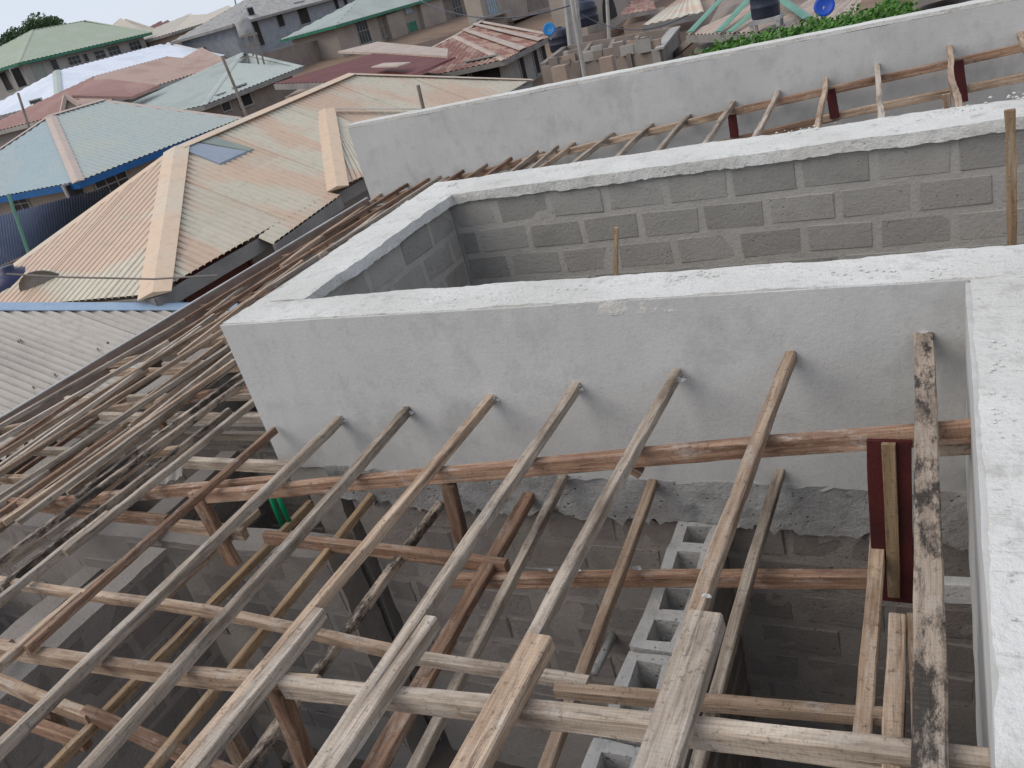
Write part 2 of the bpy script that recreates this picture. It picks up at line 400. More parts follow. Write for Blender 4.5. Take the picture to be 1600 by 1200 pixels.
box('core', xL0+.03, XE, yB0+.018, yB1-.02, ZB-.2, ZC-.03, M_MORTAR, enc)
block_face(enc, Vector((xL1-.012, yB0+.018, 0)), Vector((1, 0, 0)), Vector((0, -1, 0)), XE-xL1, ZC-1.15, ZC-.075, M_BLOCK, first=-.05, seed=3)
block_face(enc, Vector((xL1-.012, yF1, 0)), Vector((0, 1, 0)), Vector((1, 0, 0)), yB0-yF1, ZC-1.15, ZC-.075, M_BLOCK, first=-.2, seed=4)
# right-hand wall with its own coping
rw = thing('parapet_wall', 'white topped parapet wall running along the right edge of the photo', 'wall', (xR, -1.0, 3.0))
rough_box('coping', xR+.014, XE, -1.6, yF0+.012, ZC-.06, ZC-.001, M_COPING, rw, .03, .014, .016, 6)
rough_box('render_coat', xR, xR+.034, -1.6, yF0-.001, ZB+.12, ZC-.014, M_PLASTER, rw, .05, .002, .004, 7, bottom=.05)
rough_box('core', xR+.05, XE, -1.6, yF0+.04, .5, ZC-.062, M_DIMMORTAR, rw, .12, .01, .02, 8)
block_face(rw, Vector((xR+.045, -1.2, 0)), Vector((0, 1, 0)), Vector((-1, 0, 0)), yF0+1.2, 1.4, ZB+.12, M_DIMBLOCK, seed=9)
# cement crumbs lying on the copings
def crumbs(name, spots, m, label, parent=None, kind='stuff'):
    mb = MB()
    for (x, y, z, n, sx, sy, sz) in spots:
        for _ in range(n//2):
            c = Vector((x+random.gauss(0, sx), y+max(-1.6*sy, min(1.6*sy, random.gauss(0, sy))), z)); c.x = c.x if c.y > yF0 or z < 1 else max(c.x, xR+.05); r_ = sz*random.uniform(.3, 1)
            vv = [c+Vector((math.cos(a+random.uniform(-.3,.3))*r_*random.uniform(.7,1.2), math.sin(a)*r_*random.uniform(.6,1.1), random.uniform(-.2,.1)*r_)) for a in (0, 1.25, 2.5, 3.8, 5.0)]
            vv.append(c+Vector((random.uniform(-.3,.3)*r_, random.uniform(-.3,.3)*r_, r_*.6)))
            mb.add(vv, [(0,1,5),(1,2,5),(2,3,5),(3,4,5),(4,0,5)])
    o = mb.build(name, m, parent, loc=(0, 0, 0)); tag(o, label, None, None, kind); return o
sp = []
for u, v, n in ((1050,436,60),(1100,432,40),(790,458,40),(680,466,20),(930,448,16),(1350,425,35),(1480,428,30)): 
    p = PZ(u, v, ZC); sp.append((p.x, p.y, ZC+.002, n, .09, .04, .012))
for u, v, n in ((1465,180,60),(1480,175,40),(1590,150,40),(700,292,15),(900,262,30),(1250,205,30)):
    p = PZ(u, v, ZC); sp.append((p.x, p.y, ZC+.004, n, .10, .05, .016))
for u, v, n in ((1560,480,30),(1555,560,30),(1570,650,40),(1580,880,25),(1590,1040,20)):
    p = PZ(u, v, ZC); sp.append((p.x, p.y, ZC+.002, n, .05, .08, .008))
crumbs('cement_crumbs', sp, M_COPING, 'loose crumbs of cement scattered over the white copings')
# stakes standing in the enclosure
def stake(u0, v0, u1, v1, y, wd, label, m):
    A, B = PY(u0, v0, y), PY(u1, v1, y); B = B + (B-A).normalized()*.35
    return timber(A, B, wd, wd*.6, m, None, 'wooden_stake', label, 'stake', updir=Vector((0, -1, 0)))

# ------------------------------------------------------------------ timber
def timber(A, B, wd, ht, m, parent, name, label=None, cat=None, updir=Vector((0, 0, 1)), wav=.0045, seg=.12):
    """sawn length from A to B (centre of its TOP face), slightly crooked, grain along local x"""
    A, B = Vector(A), Vector(B); Lg = (B-A).length; x = (B-A).normalized()
    y = updir.cross(x).normalized(); z = x.cross(y)
    n = max(3, int(Lg/seg)); sd_ = random.uniform(0, 1000)
    bev = min(wd, ht)*.10; vs, fs = [], []; bw = random.uniform(-1, 1)*min(.012, .006*Lg)
    sec = [(-wd/2+bev, 0), (wd/2-bev, 0), (wd/2, -bev), (wd/2, -ht+bev), (wd/2-bev, -ht), (-wd/2+bev, -ht), (-wd/2, -ht+bev), (-wd/2, -bev)]
    for i in range(n+1):
        t = i/n*Lg
        if 0 < i < n: t += random.uniform(-.02, .02)
        oy = noise.noise(Vector((t*.8, sd_, 0)))*wav*2 + bw*4*(i/n)*(1-i/n); oz = noise.noise(Vector((t*.8, sd_, 9)))*wav
        for k, (a, b) in enumerate(sec):
            ja = noise.noise(Vector((t*9, sd_+k*5, 3)))*.0045; jb = noise.noise(Vector((t*6, sd_+k*5, 7)))*.003
            vs.append((t, a+oy+ja, b+oz+jb))
        if i:
            for k in range(8):
                a0, a1 = (i-1)*8+k, (i-1)*8+(k+1) % 8
                fs.append((a0, a1, a1+8, a0+8))
    fs += [tuple(range(8))[::-1], tuple(range(n*8, n*8+8))]
    fs = [f[::-1] for f in fs]
    me = bpy.data.meshes.new(name); me.from_pydata(vs, [], fs); me.materials.append(m); me.update()
    o = bpy.data.objects.new(name, me)
    mw = Matrix((x, y, z)).transposed().to_4x4(); mw.translation = A
    o.matrix_world = mw
    COL.objects.link(o)
    if parent:
        o.parent = parent; o.matrix_parent_inverse = Matrix.Identity(4)
        o.location = A - Vector(parent.location)
    if label: o['label'] = label
    if cat: o['category'] = cat
    return o
stake(962, 356, 962, 425, 3.1*S, .026, 'thin pale wooden stake standing alone inside the block enclosure', W_GOLD)
stake(1579, 172, 1580, 392, 3.2*S, .044, 'tall yellow brown wooden stake standing in the enclosure at the right edge', W_GOLD)

frame = thing('roof_frame', 'bare timber roof frame of purlins and rafters in front of and beside the enclosure', 'roof frame', (-3.0, 1.5, 3.0))
wr = random.Random(5)
def pm(): return wr.choice([W_TAN, W_GREY, W_TAN, W_GREY, W_RED, W_GREY])
# front bay: purlins running into the enclosure wall. (u,v at wall, u,v where they leave, splice fraction, width, material)
fr = [((530,650),(-40,1200),.0,.041,W_GREY), ((632,638),(110,1215),.0,.042,W_GREY), ((765,618),(262,1215),(484,948),.043,W_TAN),
      ((897,601),(470,1215),(655,960),.044,W_GREY), ((1052,586),(700,1230),(832,990),.044,W_GREY), ((1237,545),(995,1230),(1088,955),.047,W_TAN)]
for k, (a, b, sp_, wd, m) in enumerate(fr):
    A = PR(*a); B = PR(*b); A = A + (A-B).normalized()*.06; B = B + (B-A).normalized()*.9
    if sp_:
        J = PR(*sp_)
        dn = (B-A).normalized(); sx = Vector((-dn.y, dn.x, 0)).normalized()
        timber(A, J + dn*(.75 if k < 4 else .35)-Vector((0,0,.004)), wd, .05, m, frame, 'purlin')
        w2 = wd*1.1 if k < 4 else (.088 if k == 4 else .10)
        off = sx*((wd+.004) if k < 4 else (w2-wd)*.5)*-1
        timber(J + Vector((-off.x, -off.y, .004 if k > 3 else .002)), B + Vector((-off.x, -off.y, .004 if k > 3 else 0.)), w2, .06, wr.choice([W_TAN, W_GREY]), frame, 'purlin')
    else:
        timber(A, B, wd, .055, m, frame, 'purlin')
# the dark bark-covered length beside the right-hand wall, and the short one next to it
A = PR(1443, 518); B = PR(1448, 1215); timber(A+(A-B).normalized()*.05, B+(B-A).normalized()*.6, .072, .055, W_BLACK, frame, 'purlin', 'broad purlin blotched with black mould')
d_ = PR(1402, 958, .10); e_ = PR(1398, 1215, .10); timber(d_, e_+(e_-d_).normalized()*.6, .045, .07, W_TAN, frame, 'purlin')
d_ = PR(1424, 958, .11); e_ = PR(1428, 1215, .11); timber(d_, e_+(e_-d_).normalized()*.6, .02, .07, W_TAN, frame, 'batten')
# left of the enclosure: purlins running the full depth to the eaves
F0_, F1_ = PR(0, 655)/S, PR(575, 310)/S
def fasx(y): return F0_.x + (F1_.x-F0_.x)*(y-F0_.y)/(F1_.y-F0_.y)
NP = 9
for ks in range(1, NP+1):
    tt = (ks-1)/NP; jit = wr.uniform(-.03, .03)
    def px_(y): return -2.62*(1-tt) + (fasx(max(y, 1.0)))*tt + jit
    xo = px_(3.0)
    ys = -.6; ye = 6.75 if xo < -5.0 else 6.55
    if xo > -2.85: ye = 2.28
    cuts = [ys] + sorted(wr.uniform(c0-.5, c0+.5) for c0 in (1.5, 3.9)) + [ye]
    cuts = [c0 for c0 in cuts if c0 <= ye]
    if cuts[-1] < ye: cuts.append(ye)
    side = 0
    for i in range(len(cuts)-1):
        a, b = cuts[i]-(.25 if i else 0), cuts[i+1]
        if b-a < .4: continue
        side = .035*(i % 2)
        P = Vector(((px_(a)+side)*S, a*S, 0)); Q = Vector(((px_(b)+side+wr.uniform(-.02, .02))*S, b*S, 0))
        P.z = roofz(P.x, P.y); Q.z = roofz(Q.x, Q.y)
        m = pm()
        if ks == 3 and i == 1: m = W_BLACK
        timber(P, Q, wr.uniform(.034, .042), .045, m, frame, 'purlin')
# a few loose doubled lengths lying on the left part
for (x0, y0, y1) in ((-3.22, 1.3, 2.6), (-3.55, 1.9, 3.1), (-4.25, .9, 2.2), (-4.9, 2.2, 4.2), (-3.9, 2.6, 4.4)):
    P = Vector((x0*S, y0*S, 0)); Q = Vector(((x0+.03)*S, y1*S, 0)); P.z = roofz(P.x, P.y)-.02; Q.z = roofz(Q.x, Q.y)-.02
    timber(P, Q, .035, .05, W_BLACK if x0 > -3.6 else W_GREY, frame, 'purlin')
for i in range(34):      # odd lengths left lying across the left part at slightly different angles
    xx = wr.uniform(-5.2, -2.95); y0 = wr.uniform(.9, 4.6); ln = wr.uniform(.7, 1.9); xx = max(xx, fasx(y0)+.3)
    P = Vector((xx*S, y0*S, 0)); Q = Vector(((xx+wr.uniform(-.05, .05))*S, (y0+ln)*S, 0)); dz = wr.choice([.0, .05, .1, .16, .22])
    P.z = roofz(P.x, P.y)-dz; Q.z = roofz(Q.x, Q.y)-dz
    timber(P, Q, wr.uniform(.025, .04), .04, pm(), frame, 'batten')
# rafters (top chords) under the purlins, ties below them, struts between
def chord(y, x0, x1, m, off=.066, nm='rafter', ht=.075, j=0.):
    x0 = max(x0, fasx(y)+.03)
    P = Vector((x0*S, y*S, 0)); Q = Vector((x1*S, (y+j)*S, 0)); P.z = roofz(P.x, P.y)-off; Q.z = roofz(Q.x, Q.y)-off
    return timber(P, Q, .05, ht, m, frame, nm, wav=.009)
chord(1.89, -2.75, .06, W_RED); chord(1.95, -4.75, -2.3, W_RED, .068)
chord(1.99, -6.1, -4.5, W_TAN)
chord(.985, -1.45, .06, W_GREY, j=-.035); chord(1.05, -3.0, -1.35, W_TAN, .068, j=-.05); chord(1.06, -6.1, -2.8, W_RED)
chord(.15, -4, .05, W_GREY)
for yy in (2.95, 3.75, 4.55, 5.35, 6.1):
    chord(yy, -4.2, -2.78, W_RED, j=.02); chord(yy+.04, -6.1, -4.0, W_TAN if yy < 4 else W_RED, .069)
def tie_px(u0, v0, u1, v1, y0, y1, m, nm='tie_beam', wd=.05, ht=.075):
    return timber(PY(u0, v0, y0*S), PY(u1, v1, y1*S), wd, ht, m, frame, nm, wav=.008)
tie_px(1395, 893, 700, 897, 1.9, 1.9, W_RED); tie_px(790, 877, 412, 832, 1.93, 1.93, W_RED); tie_px(380, 825, 260, 812, 1.93, 1.93, W_TAN)
tie_px(260, 806, -60, 770, 1.96, 1.96, W_RED)
tie_px(415, 648, 154, 646, 2.9, 2.9, W_GREY); tie_px(300, 695, 232, 702, 2.6, 2.6, W_TAN); tie_px(197, 702, -60, 698, 2.55, 2.55, W_GREY)
tie_px(450, 722, 285, 715, 2.2, 2.25, W_GREY); tie_px(144, 744, -60, 744, 2.3, 2.3, W_TAN)
tie_px(-40, 1040, 140, 1110, 1.0, 1.0, W_TAN); tie_px(130, 1105, 420, 1225, 1.0, 1.0, W_RED)
tie_px(-30, 1095, 130, 1150, .95, .95, W_RED)
for yy, zz in ((3.0, -2.02), (3.4, -1.98), (3.75, -1.95), (4.1, -2.08), (4.55, -2.0), (5.0, -2.1), (5.35, -2.05), (5.8, -2.1)):
    timber(C(fasx(yy)+.1, yy, zz), C(-2.8, yy, zz+.03), .05, .075, pm(), frame, 'tie_beam')
# ceiling battens: cross ones, then the ones that run with the purlins
tie_px(-40, 897, 250, 940, 1.34, 1.35, W_TAN, 'ceiling_batten', .045, .05); tie_px(245, 938, 650, 1018, 1.35, 1.32, W_TAN, 'ceiling_batten', .045, .05)
tie_px(640, 1020, 918, 1062, 1.32, 1.31, W_GREY, 'ceiling_batten', .045, .045)
tie_px(866, 1070, 1385, 1112, 1.28, 1.37, W_TAN, 'ceiling_batten', .045, .05)
def batten_px(u0, v0, u1, v1, zA, zB, m, wd=.045, ht=.05, y0=2.3):
    A = PY(u0, v0, y0*S); d = ray(u1, v1); B = CAM + d*(((zB)*S)/d.z); B = B+(B-A).normalized()*.6
    A = A + (A-B).normalized()*.04
    return timber(A, B, wd, ht, m, frame, 'ceiling_batten')
batten_px(1218, 732, 1090, 1200, 0, -1.66, W_GREY); batten_px(1018, 748, 845, 1205, 0, -1.70, W_TAN)
batten_px(880, 740, 640, 1205, 0, -1.70, W_GREY); batten_px(688, 782, 370, 1215, 0, -1.74, W_BLACK)
batten_px(578, 772, 225, 1205, 0, -1.74, W_GOLD, .04); batten_px(480, 786, 60, 1210, 0, -1.76, W_GOLD, .04)
batten_px(822, 775, 570, 1205, 0, -1.86, W_RED, .075, .05, 2.28); batten_px(1372, 820, 1335, 1205, 0, -1.62, W_TAN, .055, .05, 1.95)
batten_px(395, 800, -30, 1180, 0, -1.85, W_TAN, .04, .05, 2.2); batten_px(250, 828, -50, 1060, 0, -1.85, W_GREY, .04, .05, 2.2)
batten_px(150, 780, -60, 925, 0, -1.85, W_GREY, .04, .05, 2.3)
timber(PZ(705, 992, CAMZ-1.84*S), PZ(580, 1215, CAMZ-1.84*S), .045, .05, W_RED, frame, 'ceiling_batten')
# struts
def strut(u0, v0, u1, v1, y, m, wd=.075, th=.05, nm='strut', lab=None):
    A, B = PY(u0, v0, y*S), PY(u1, v1, y*S)
    return timber(A, B, wd, th, m, frame, nm, lab, updir=Vector((0, -1, 0)))
strut(300, 772, 362, 885, 1.86, W_RED, .1); strut(697, 762, 718, 850, 1.86, W_RED, .07)
strut(985, 735, 1000, 745, 1.88, W_RED, .04)
strut(428, 1085, 480, 1230, .97, W_RED, .075); strut(60, 1100, 110, 1180, .97, W_RED, .06)
strut(350, 1150, 390, 1230, 1.1, W_TAN, .10)
strut(238, 640, 262, 690, 2.9, W_RED, .08); strut(70, 770, 95, 815, 2.1, W_RED, .07); strut(150, 775, 175, 815, 2.1, W_TAN, .06)
# maroon post with a pale strip nailed on its middle
pA, pB = PY(1389, 690, 1.86*S), PY(1398, 940, 1.86*S)
timber(pA, pB, .145, .035, W_MAROON, frame, 'post', 'maroon painted board post', updir=Vector((0, -1, 0)), wav=.002)
timber(pA+Vector((.0,-.022,.0)), pB+Vector((.0,-.022,.04)), .045, .02, W_GOLD, frame, 'nailing_strip', updir=Vector((0, -1, 0)), wav=.002)
# stub of the beam that enters the right-hand wall
q = PY(1465, 905, 1.9*S); timber(q, Vector((xR+.05, q.y, q.z+.01)), .05, .1, M_LIP, frame, 'beam_stub')
q = PY(1455, 683, 1.9*S); timber(q, Vector((xR+.05, q.y, q.z+.02)), .05, .07, W_BLACK, frame, 'beam_stub')
# cement daubs on the timber ends and on the tie beam
mb = MB()
def daub(p, r_):
    sd_ = random.uniform(0, 99); n, L_ = 12, 5; vv = []
    for j in range(L_):
        ph = math.pi/2*j/(L_-1)
        for i in range(n):
            t = 6.283*i/n; q = Vector((math.cos(t)*math.cos(ph), math.sin(t)*math.cos(ph), math.sin(ph)*.55))
            k = r_*(.8+.65*noise.noise(q*1.7+Vector((sd_, 0, 0)))+.35*noise.noise(q*5+Vector((sd_, 5, 0))))
            vv.append(p+Vector((q.x*k*1.15, q.y*k*.6, q.z*k-.25*r_)))
    ff = [(a*n+i, a*n+(i+1) % n, (a+1)*n+(i+1) % n, (a+1)*n+i) for a in range(L_-1) for i in range(n)]
    mb.add(vv, ff)
for u, v, _, _, _ in [(a[0], a[1], 0, 0, 0) for a, *r in fr]:
    p = PR(u, v); daub(p+Vector((.0, .0, -.01)), .030); daub(p+Vector((.02, .008, -.03)), .026)
daub(PY(900, 889, 1.9*S)+Vector((0,0,.0)), .022); daub(PY(995, 887, 1.9*S), .026); daub(PY(860, 890, 1.9*S), .016)
daub(PR(1104, 930), .016); daub(PY(1443, 519, 2.30*S), .03)
tag(mb.build('cement_daub', M_ROUGH2, frame, False), kind='stuff')
# fascia board along the eaves
ex = PR(0, 655).x; ex2 = PR(450, 385)
fas = MB(); fas2 = MB()
P0, P1 = PR(0, 655), PR(575, 310)
dirf = (P1-P0).normalized(); P0 = P0 - dirf*3
fb = thing('fascia_board', 'long brown fascia board with thin metal edge beside the grey corrugated roof', 'fascia board', P0)
fas.bar(P0-Vector((0,0,.10)), P1-Vector((0,0,.10)), .025, .2); fas.build('board', F_BROWN, fb)
fas2.bar(P0+Vector((-.008,0,.01)), P1+Vector((-.008,0,.01)), .04, .014); fas2.build('metal_edge', F_METAL, fb)

# rear bay
rear = thing('roof_frame', 'smaller bare timber roof frame between the enclosure and the rear parapet wall', 'roof frame', (-2, 7.5, 3.5))
yR = 6.62*S
ends = [(1588,50),(1482,72),(1370,99),(1291,122),(1215,141),(1145,157),(1078,178),(1020,192),(960,207),(897,222),(850,235),(788,252),(745,265),(700,275),(648,292),(592,303)]
lows = [(1625,135),(1492,160),(1380,180),(1278,192),(1184,203),(1105,216),(1030,231),(966,241),(902,250),(845,258),(806,262)]
for k, (u, v) in enumerate(ends):
    A = PY(u, v, yR); x2 = A.x + wr.uniform(-.04, .04)
    if k < len(lows): B = PR(*lows[k], .02); B = B + (B-A).normalized()*.25
    else: B = Vector((x2, 5.0*S, roofz(x2, 5.0*S)))
    timber(A+Vector((0, .05, 0)), B, .048, .055, wr.choice([W_GREY, W_TAN]), rear, 'purlin', wav=.02)
def seg_px(pts, y, m, nm, wd=.05, ht=.075):
    for (a, b) in zip(pts[:-1], pts[1:]):
        timber(PY(*a, y), PY(*b, y), wd, ht, m, rear, nm)
seg_px([(1625, 62), (1150, 168)], 6.5*S, W_RED, 'rafter'); seg_px([(1160, 166), (810, 250)], 6.5*S, W_TAN, 'rafter')
seg_px([(815, 248), (560, 318)], 6.5*S, W_RED, 'rafter')
seg_px([(1640, 106), (1285, 180), ], 6.42*S, W_TAN, 'tie_beam'); seg_px([(1310, 176), (1040, 240)], 6.43*S, W_RED, 'tie_beam')
def post2(u0, v0, u1, v1, wd):
    timber(PY(u0, v0, 6.38*S), PY(u1, v1, 6.38*S), wd, .04, W_MAROON, rear, 'post', updir=Vector((0, -1, 0)))
post2(1297, 140, 1304, 185, .09); post2(1497, 95, 1505, 160, .09); post2(1143, 180, 1147, 215, .09)
timber(PY(1478, 148, 6*S), PY(1480, 170, 6*S), .07, .05, W_TAN, rear, 'strut', updir=Vector((0, -1, 0)))

# rear parapet wall
rp_ = thing('parapet_wall', 'long tall grey rendered parapet wall with thin white top behind the enclosure', 'wall', (-4.95*S, 6.6*S, 3))
PA = PY(543, 200, yR); zt = PA.z
zt2 = PY(1535, 0, yR).z; zm = PY(1050, 97, yR).z
print('rear top', zt, zm, zt2)
x0 = PA.x; x1 = 2.2
rough_box('render_coat', x0, x1, yR, yR+.2, 3.1, (zt+zt2)/2-.035, M_PLASTER, rp_, .1, .002, .006, 11)
rough_box('coping', x0-.004, x1, yR+.002, yR+.21, (zt+zt2)/2-.033, (zt+zt2)/2+.005, M_COPING, rp_, .035, .008, .008, 12)
box('core', x0+.01, x1, yR+.01, yR+.19, .2, 3.12, M_DIMMORTAR, rp_)

# ------------------------------------------------------------------ rooms under the frame
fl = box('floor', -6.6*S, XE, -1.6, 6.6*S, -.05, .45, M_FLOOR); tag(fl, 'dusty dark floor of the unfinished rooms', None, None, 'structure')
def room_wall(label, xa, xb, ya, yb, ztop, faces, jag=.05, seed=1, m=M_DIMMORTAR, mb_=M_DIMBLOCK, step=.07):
    t = thing('block_wall', label, 'wall', (xa, ya, .45))
    rough_box('core', xa, xb, ya, yb, .44, ztop, m, t, step, .01, .02, seed)
    for f in faces:
        if f == 's': block_face(t, Vector((xa, ya, 0)), Vector((1,0,0)), Vector((0,-1,0)), xb-xa, .8, ztop-.02, mb_, seed=seed, drop=.08)
        if f == 'e': block_face(t, Vector((xb, ya, 0)), Vector((0,1,0)), Vector((1,0,0)), yb-ya, .8, ztop-.02, mb_, seed=seed+1, drop=.08)
        if f == 'w': block_face(t, Vector((xa, ya, 0)), Vector((0,1,0)), Vector((-1,0,0)), yb-ya, .8, ztop-.02, mb_, seed=seed+2, drop=.08)
    return t
zl = CAMZ-1.86*S
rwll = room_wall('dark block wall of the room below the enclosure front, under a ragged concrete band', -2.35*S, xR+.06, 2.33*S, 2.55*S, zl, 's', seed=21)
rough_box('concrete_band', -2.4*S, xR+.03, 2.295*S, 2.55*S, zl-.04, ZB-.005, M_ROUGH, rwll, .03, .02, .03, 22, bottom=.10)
crumbs('rubble', [(x_, y_, .46, 46, .5, .4, .13) for x_, y_ in ((-.8,2.4),(-2.2,2.2),(-3.4,2.0),(-.5,1.2),(-4.6,2.6),(-5.6,3.6),(-2.8,.9))], M_DIMMORTAR, 'broken block rubble on the dusty floor below the timbers')
# hollow-block partition
px0, px1 = PZ(1072, 790, CAMZ-1.87*S).x-.01, PZ(1072, 790, CAMZ-1.87*S).x+.215
zt_ = CAMZ-1.87*S
part = thing('block_wall', 'partition wall topped by open hollow blocks between the two front rooms', 'wall', (px0, 0, .45))
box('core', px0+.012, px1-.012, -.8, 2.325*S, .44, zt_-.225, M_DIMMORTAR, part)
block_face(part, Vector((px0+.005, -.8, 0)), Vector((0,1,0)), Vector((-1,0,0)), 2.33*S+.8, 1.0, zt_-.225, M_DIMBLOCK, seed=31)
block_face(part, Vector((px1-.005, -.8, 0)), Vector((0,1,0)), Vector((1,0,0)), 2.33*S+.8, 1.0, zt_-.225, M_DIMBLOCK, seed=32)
def hollow_mesh(seed):
    rr = random.Random(seed); bm = bmesh.new(); Wd, Ln, Ht = .222, .44, .225
    xs = [0, .055, Wd-.05, Wd]; ys = [0, .05, .185, .255, .39, .44]
    holes = {(1, 1), (1, 3)}
    nx, ny = 3, 5
    def sub(g, k):  # refine
        out = []
        for a, b in zip(g[:-1], g[1:]):
            for i in range(k): out.append(a+(b-a)*i/k)
        return out+[g[-1]]
    vt = {}
    def V(i, j, z):
        key = (i, j, z)
        if key not in vt:
            jx, jy = rr.uniform(-.006, .006), rr.uniform(-.006, .006)
            vt[key] = bm.verts.new((xs[i]+jx-Wd/2, ys[j]+jy, (-.0 if z else -Ht)+(rr.uniform(-.006, .004) if z else 0)))
        return vt[key]
    for i in range(nx):
        for j in range(ny):
            if (i, j) in holes:
                c = [(i,j),(i+1,j),(i+1,j+1),(i,j+1)]
                for a, b in zip(c, c[1:]+c[:1]): bm.faces.new((V(*a,1), V(*a,0), V(*b,0), V(*b,1)))
            else: bm.faces.new((V(i,j,1), V(i+1,j,1), V(i+1,j+1,1), V(i,j+1,1)))
    per = [(i, 0) for i in range(nx)]+[(nx, j) for j in range(ny)]+[(i, ny) for i in range(nx, 0, -1)]+[(0, j) for j in range(ny, 0, -1)]
    for a, b in zip(per, per[1:]+per[:1]): bm.faces.new((V(*b,1), V(*b,0), V(*a,0), V(*a,1)))
    bmesh.ops.recalc_face_normals(bm, faces=bm.faces)
    me = bpy.data.meshes.new('hollow_block'); bm.to_mesh(me); bm.free(); me.materials.append(M_HOLLOW); return me
hm = [hollow_mesh(i) for i in range(4)]
yy = 2.32*S-.455; i = 0
while yy > -.7:
    o = bpy.data.objects.new('hollow_block', hm[i % 4]); o.location = Vector(((px0+px1)/2, yy, zt_)) - Vector(part.location)
    o.rotation_euler = (0, 0, random.uniform(-.015, .015)); link(o, part); yy -= .462; i += 1
# other rooms
room_wall('dark partition wall with a ragged top at lower left below the purlins', PZ(250, 850, CAMZ-1.95*S).x-.12, PZ(250, 850, CAMZ-1.95*S).x+.1, -.6, 1.95*S, CAMZ-1.95*S, 'ew', seed=41)
room_wall('dark cross wall behind the lower left rooms, under the second rafter', -6.0*S, -2.45*S, 2.15*S, 2.32*S, CAMZ-2.1*S, 's', seed=43)
room_wall('dark cross wall beside the left side of the enclosure', -6.0*S, -2.5*S, 3.3*S, 3.48*S, CAMZ-2.15*S, 's', seed=45)
room_wall('dark cross wall farthest back beside the enclosure', -6.0*S, -2.5*S, 4.8*S, 4.98*S, CAMZ-2.2*S, 's', seed=47)
room_wall('outer block wall under the timber eaves', -5.75*S, -5.6*S, -1.2, 6.6*S, CAMZ-2.25*S, 'e', seed=49)
room_wall('block wall below the left side of the enclosure', -2.66*S+.05, -2.45*S, 2.36*S, 6.5*S, ZB-.1, 'w', seed=51)
room_wall('dark partition wall reaching from the eaves side into the left rooms', -4.3*S, -4.15*S, -.6, 4.8*S, CAMZ-2.35*S, 'e', seed=53)
# pipe stub, green conduits
mb = MB(); a = PY(958, 995, 2.30*S*.98); 
a = PY(955, 1000, 2.3*S); mb.tube(a+Vector((0,.05,0)), a+Vector((-.05,-.22,-.06)), .028, .026, 12)
o = mb.build('pipe_stub', M_ROUGH, None, True, loc=a); tag(o, 'short cement covered pipe stub poking from the dark wall below the purlins', 'pipe')
for k, (u, v, u2, v2) in enumerate(((421,772,445,830),(432,770,455,822))):
    mb = MB(); mb.tube(PY(u, v, 2.15*S), PY(u2, v2, 2.15*S), .016, .016, 10)
    o = mb.build('conduit_pipe', G_PIPE, None, True); tag(o, ('left one' if k == 0 else 'right one')+' of two bright green plastic conduit pipes below the corner of the enclosure', 'pipe', 'green conduit pipes')
# ------------------------------------------------------------------ roofs
def corr(name, A, B, upper, m, parent, pitch=.2, amp=.02, shape='sin', s0=None, s1=None, lift=0.0, wave=4, nmv=None, t0=0., t1=1.):
    """corrugated surface between the eaves AB and the polyline above it; flutes run up the slope"""
    A, B = Vector(A), Vector(B); d = Vector((B.x-A.x, B.y-A.y, 0)); Lg = d.length; d.normalize()
    su = [((Vector(p)-A).dot(d), Vector(p)) for p in upper]
    def up_at(s):
        s_ = min(max(s, su[0][0]), su[-1][0])
        for (a, p), (b, q) in zip(su[:-1], su[1:]):
            if a <= s_ <= b+1e-9: return p.lerp(q, 0 if b-a < 1e-6 else (s_-a)/(b-a))
        return su[-1][1]
    s0 = 0 if s0 is None else s0; s1 = Lg if s1 is None else s1
    n = max(2, int(round((s1-s0)/pitch*wave))); vs, fs = [], []
    mid = up_at(Lg/2) - A.lerp(B, .5); nrm = d.cross(mid).normalized()
    if nrm.z < 0: nrm = -nrm
    for i in range(n+1):
        s = s0+(s1-s0)*i/n; ph = (s/pitch) % 1
        if shape == 'sin': h = amp*math.sin(2*math.pi*s/pitch)
        else: h = (-amp*1.6 if ph < .17 else amp*.3)
        p = A.lerp(B, s/Lg); q = up_at(s)
        vv = [p.lerp(q, t0), p.lerp(q, t1)]
        for x in vv: vs.append(x + nrm*(h+lift))
        if i: fs.append((2*i-2, 2*i, 2*i+1, 2*i-1))
    return pyobj(name, vs, fs, m, parent)
def capstrip(name, P, Q, wd, m, parent, lift=.03, n=1):
    mb = MB(); P, Q = Vector(P), Vector(Q); x = (Q-P).normalized(); y = Vector((0,0,1)).cross(x).normalized(); z = x.cross(y)
    if z.z < 0: z = -z
    v = []
    for R in (P, Q):
        k_ = wd*.12; v += [R+y*wd/2+z*(lift-k_), R+z*(lift), R-y*wd/2+z*(lift-k_), R-y*wd/2+z*(lift-k_-.012), R+y*wd/2+z*(lift-k_-.012)]
    mb.add(v, [(0,1,6,5),(1,2,7,6),(2,3,8,7),(3,4,9,8),(4,0,5,9),(0,4,3,2,1),(5,6,7,8,9)])
    return mb.build(name, m, parent)
def sheets(A, B, upper, mats, parent, pitch, amp, sw, shape='sin', rows=1, pick=None, wave=4):
    Lg = (Vector((B.x, B.y, 0))-Vector((A.x, A.y, 0))).length; n = max(1, int(round(Lg/sw)))
    for i in range(n):
        for r_ in range(rows):
            m = pick(i/n, r_/rows) if pick else mats[0]
            corr('roofing_sheet', A, B, upper, m, parent, pitch, amp, shape, Lg*i/n, Lg*(i+1)/n, .004*(i % 2)+.008*(rows-r_), wave, t0=r_/rows, t1=(r_+1)/rows)
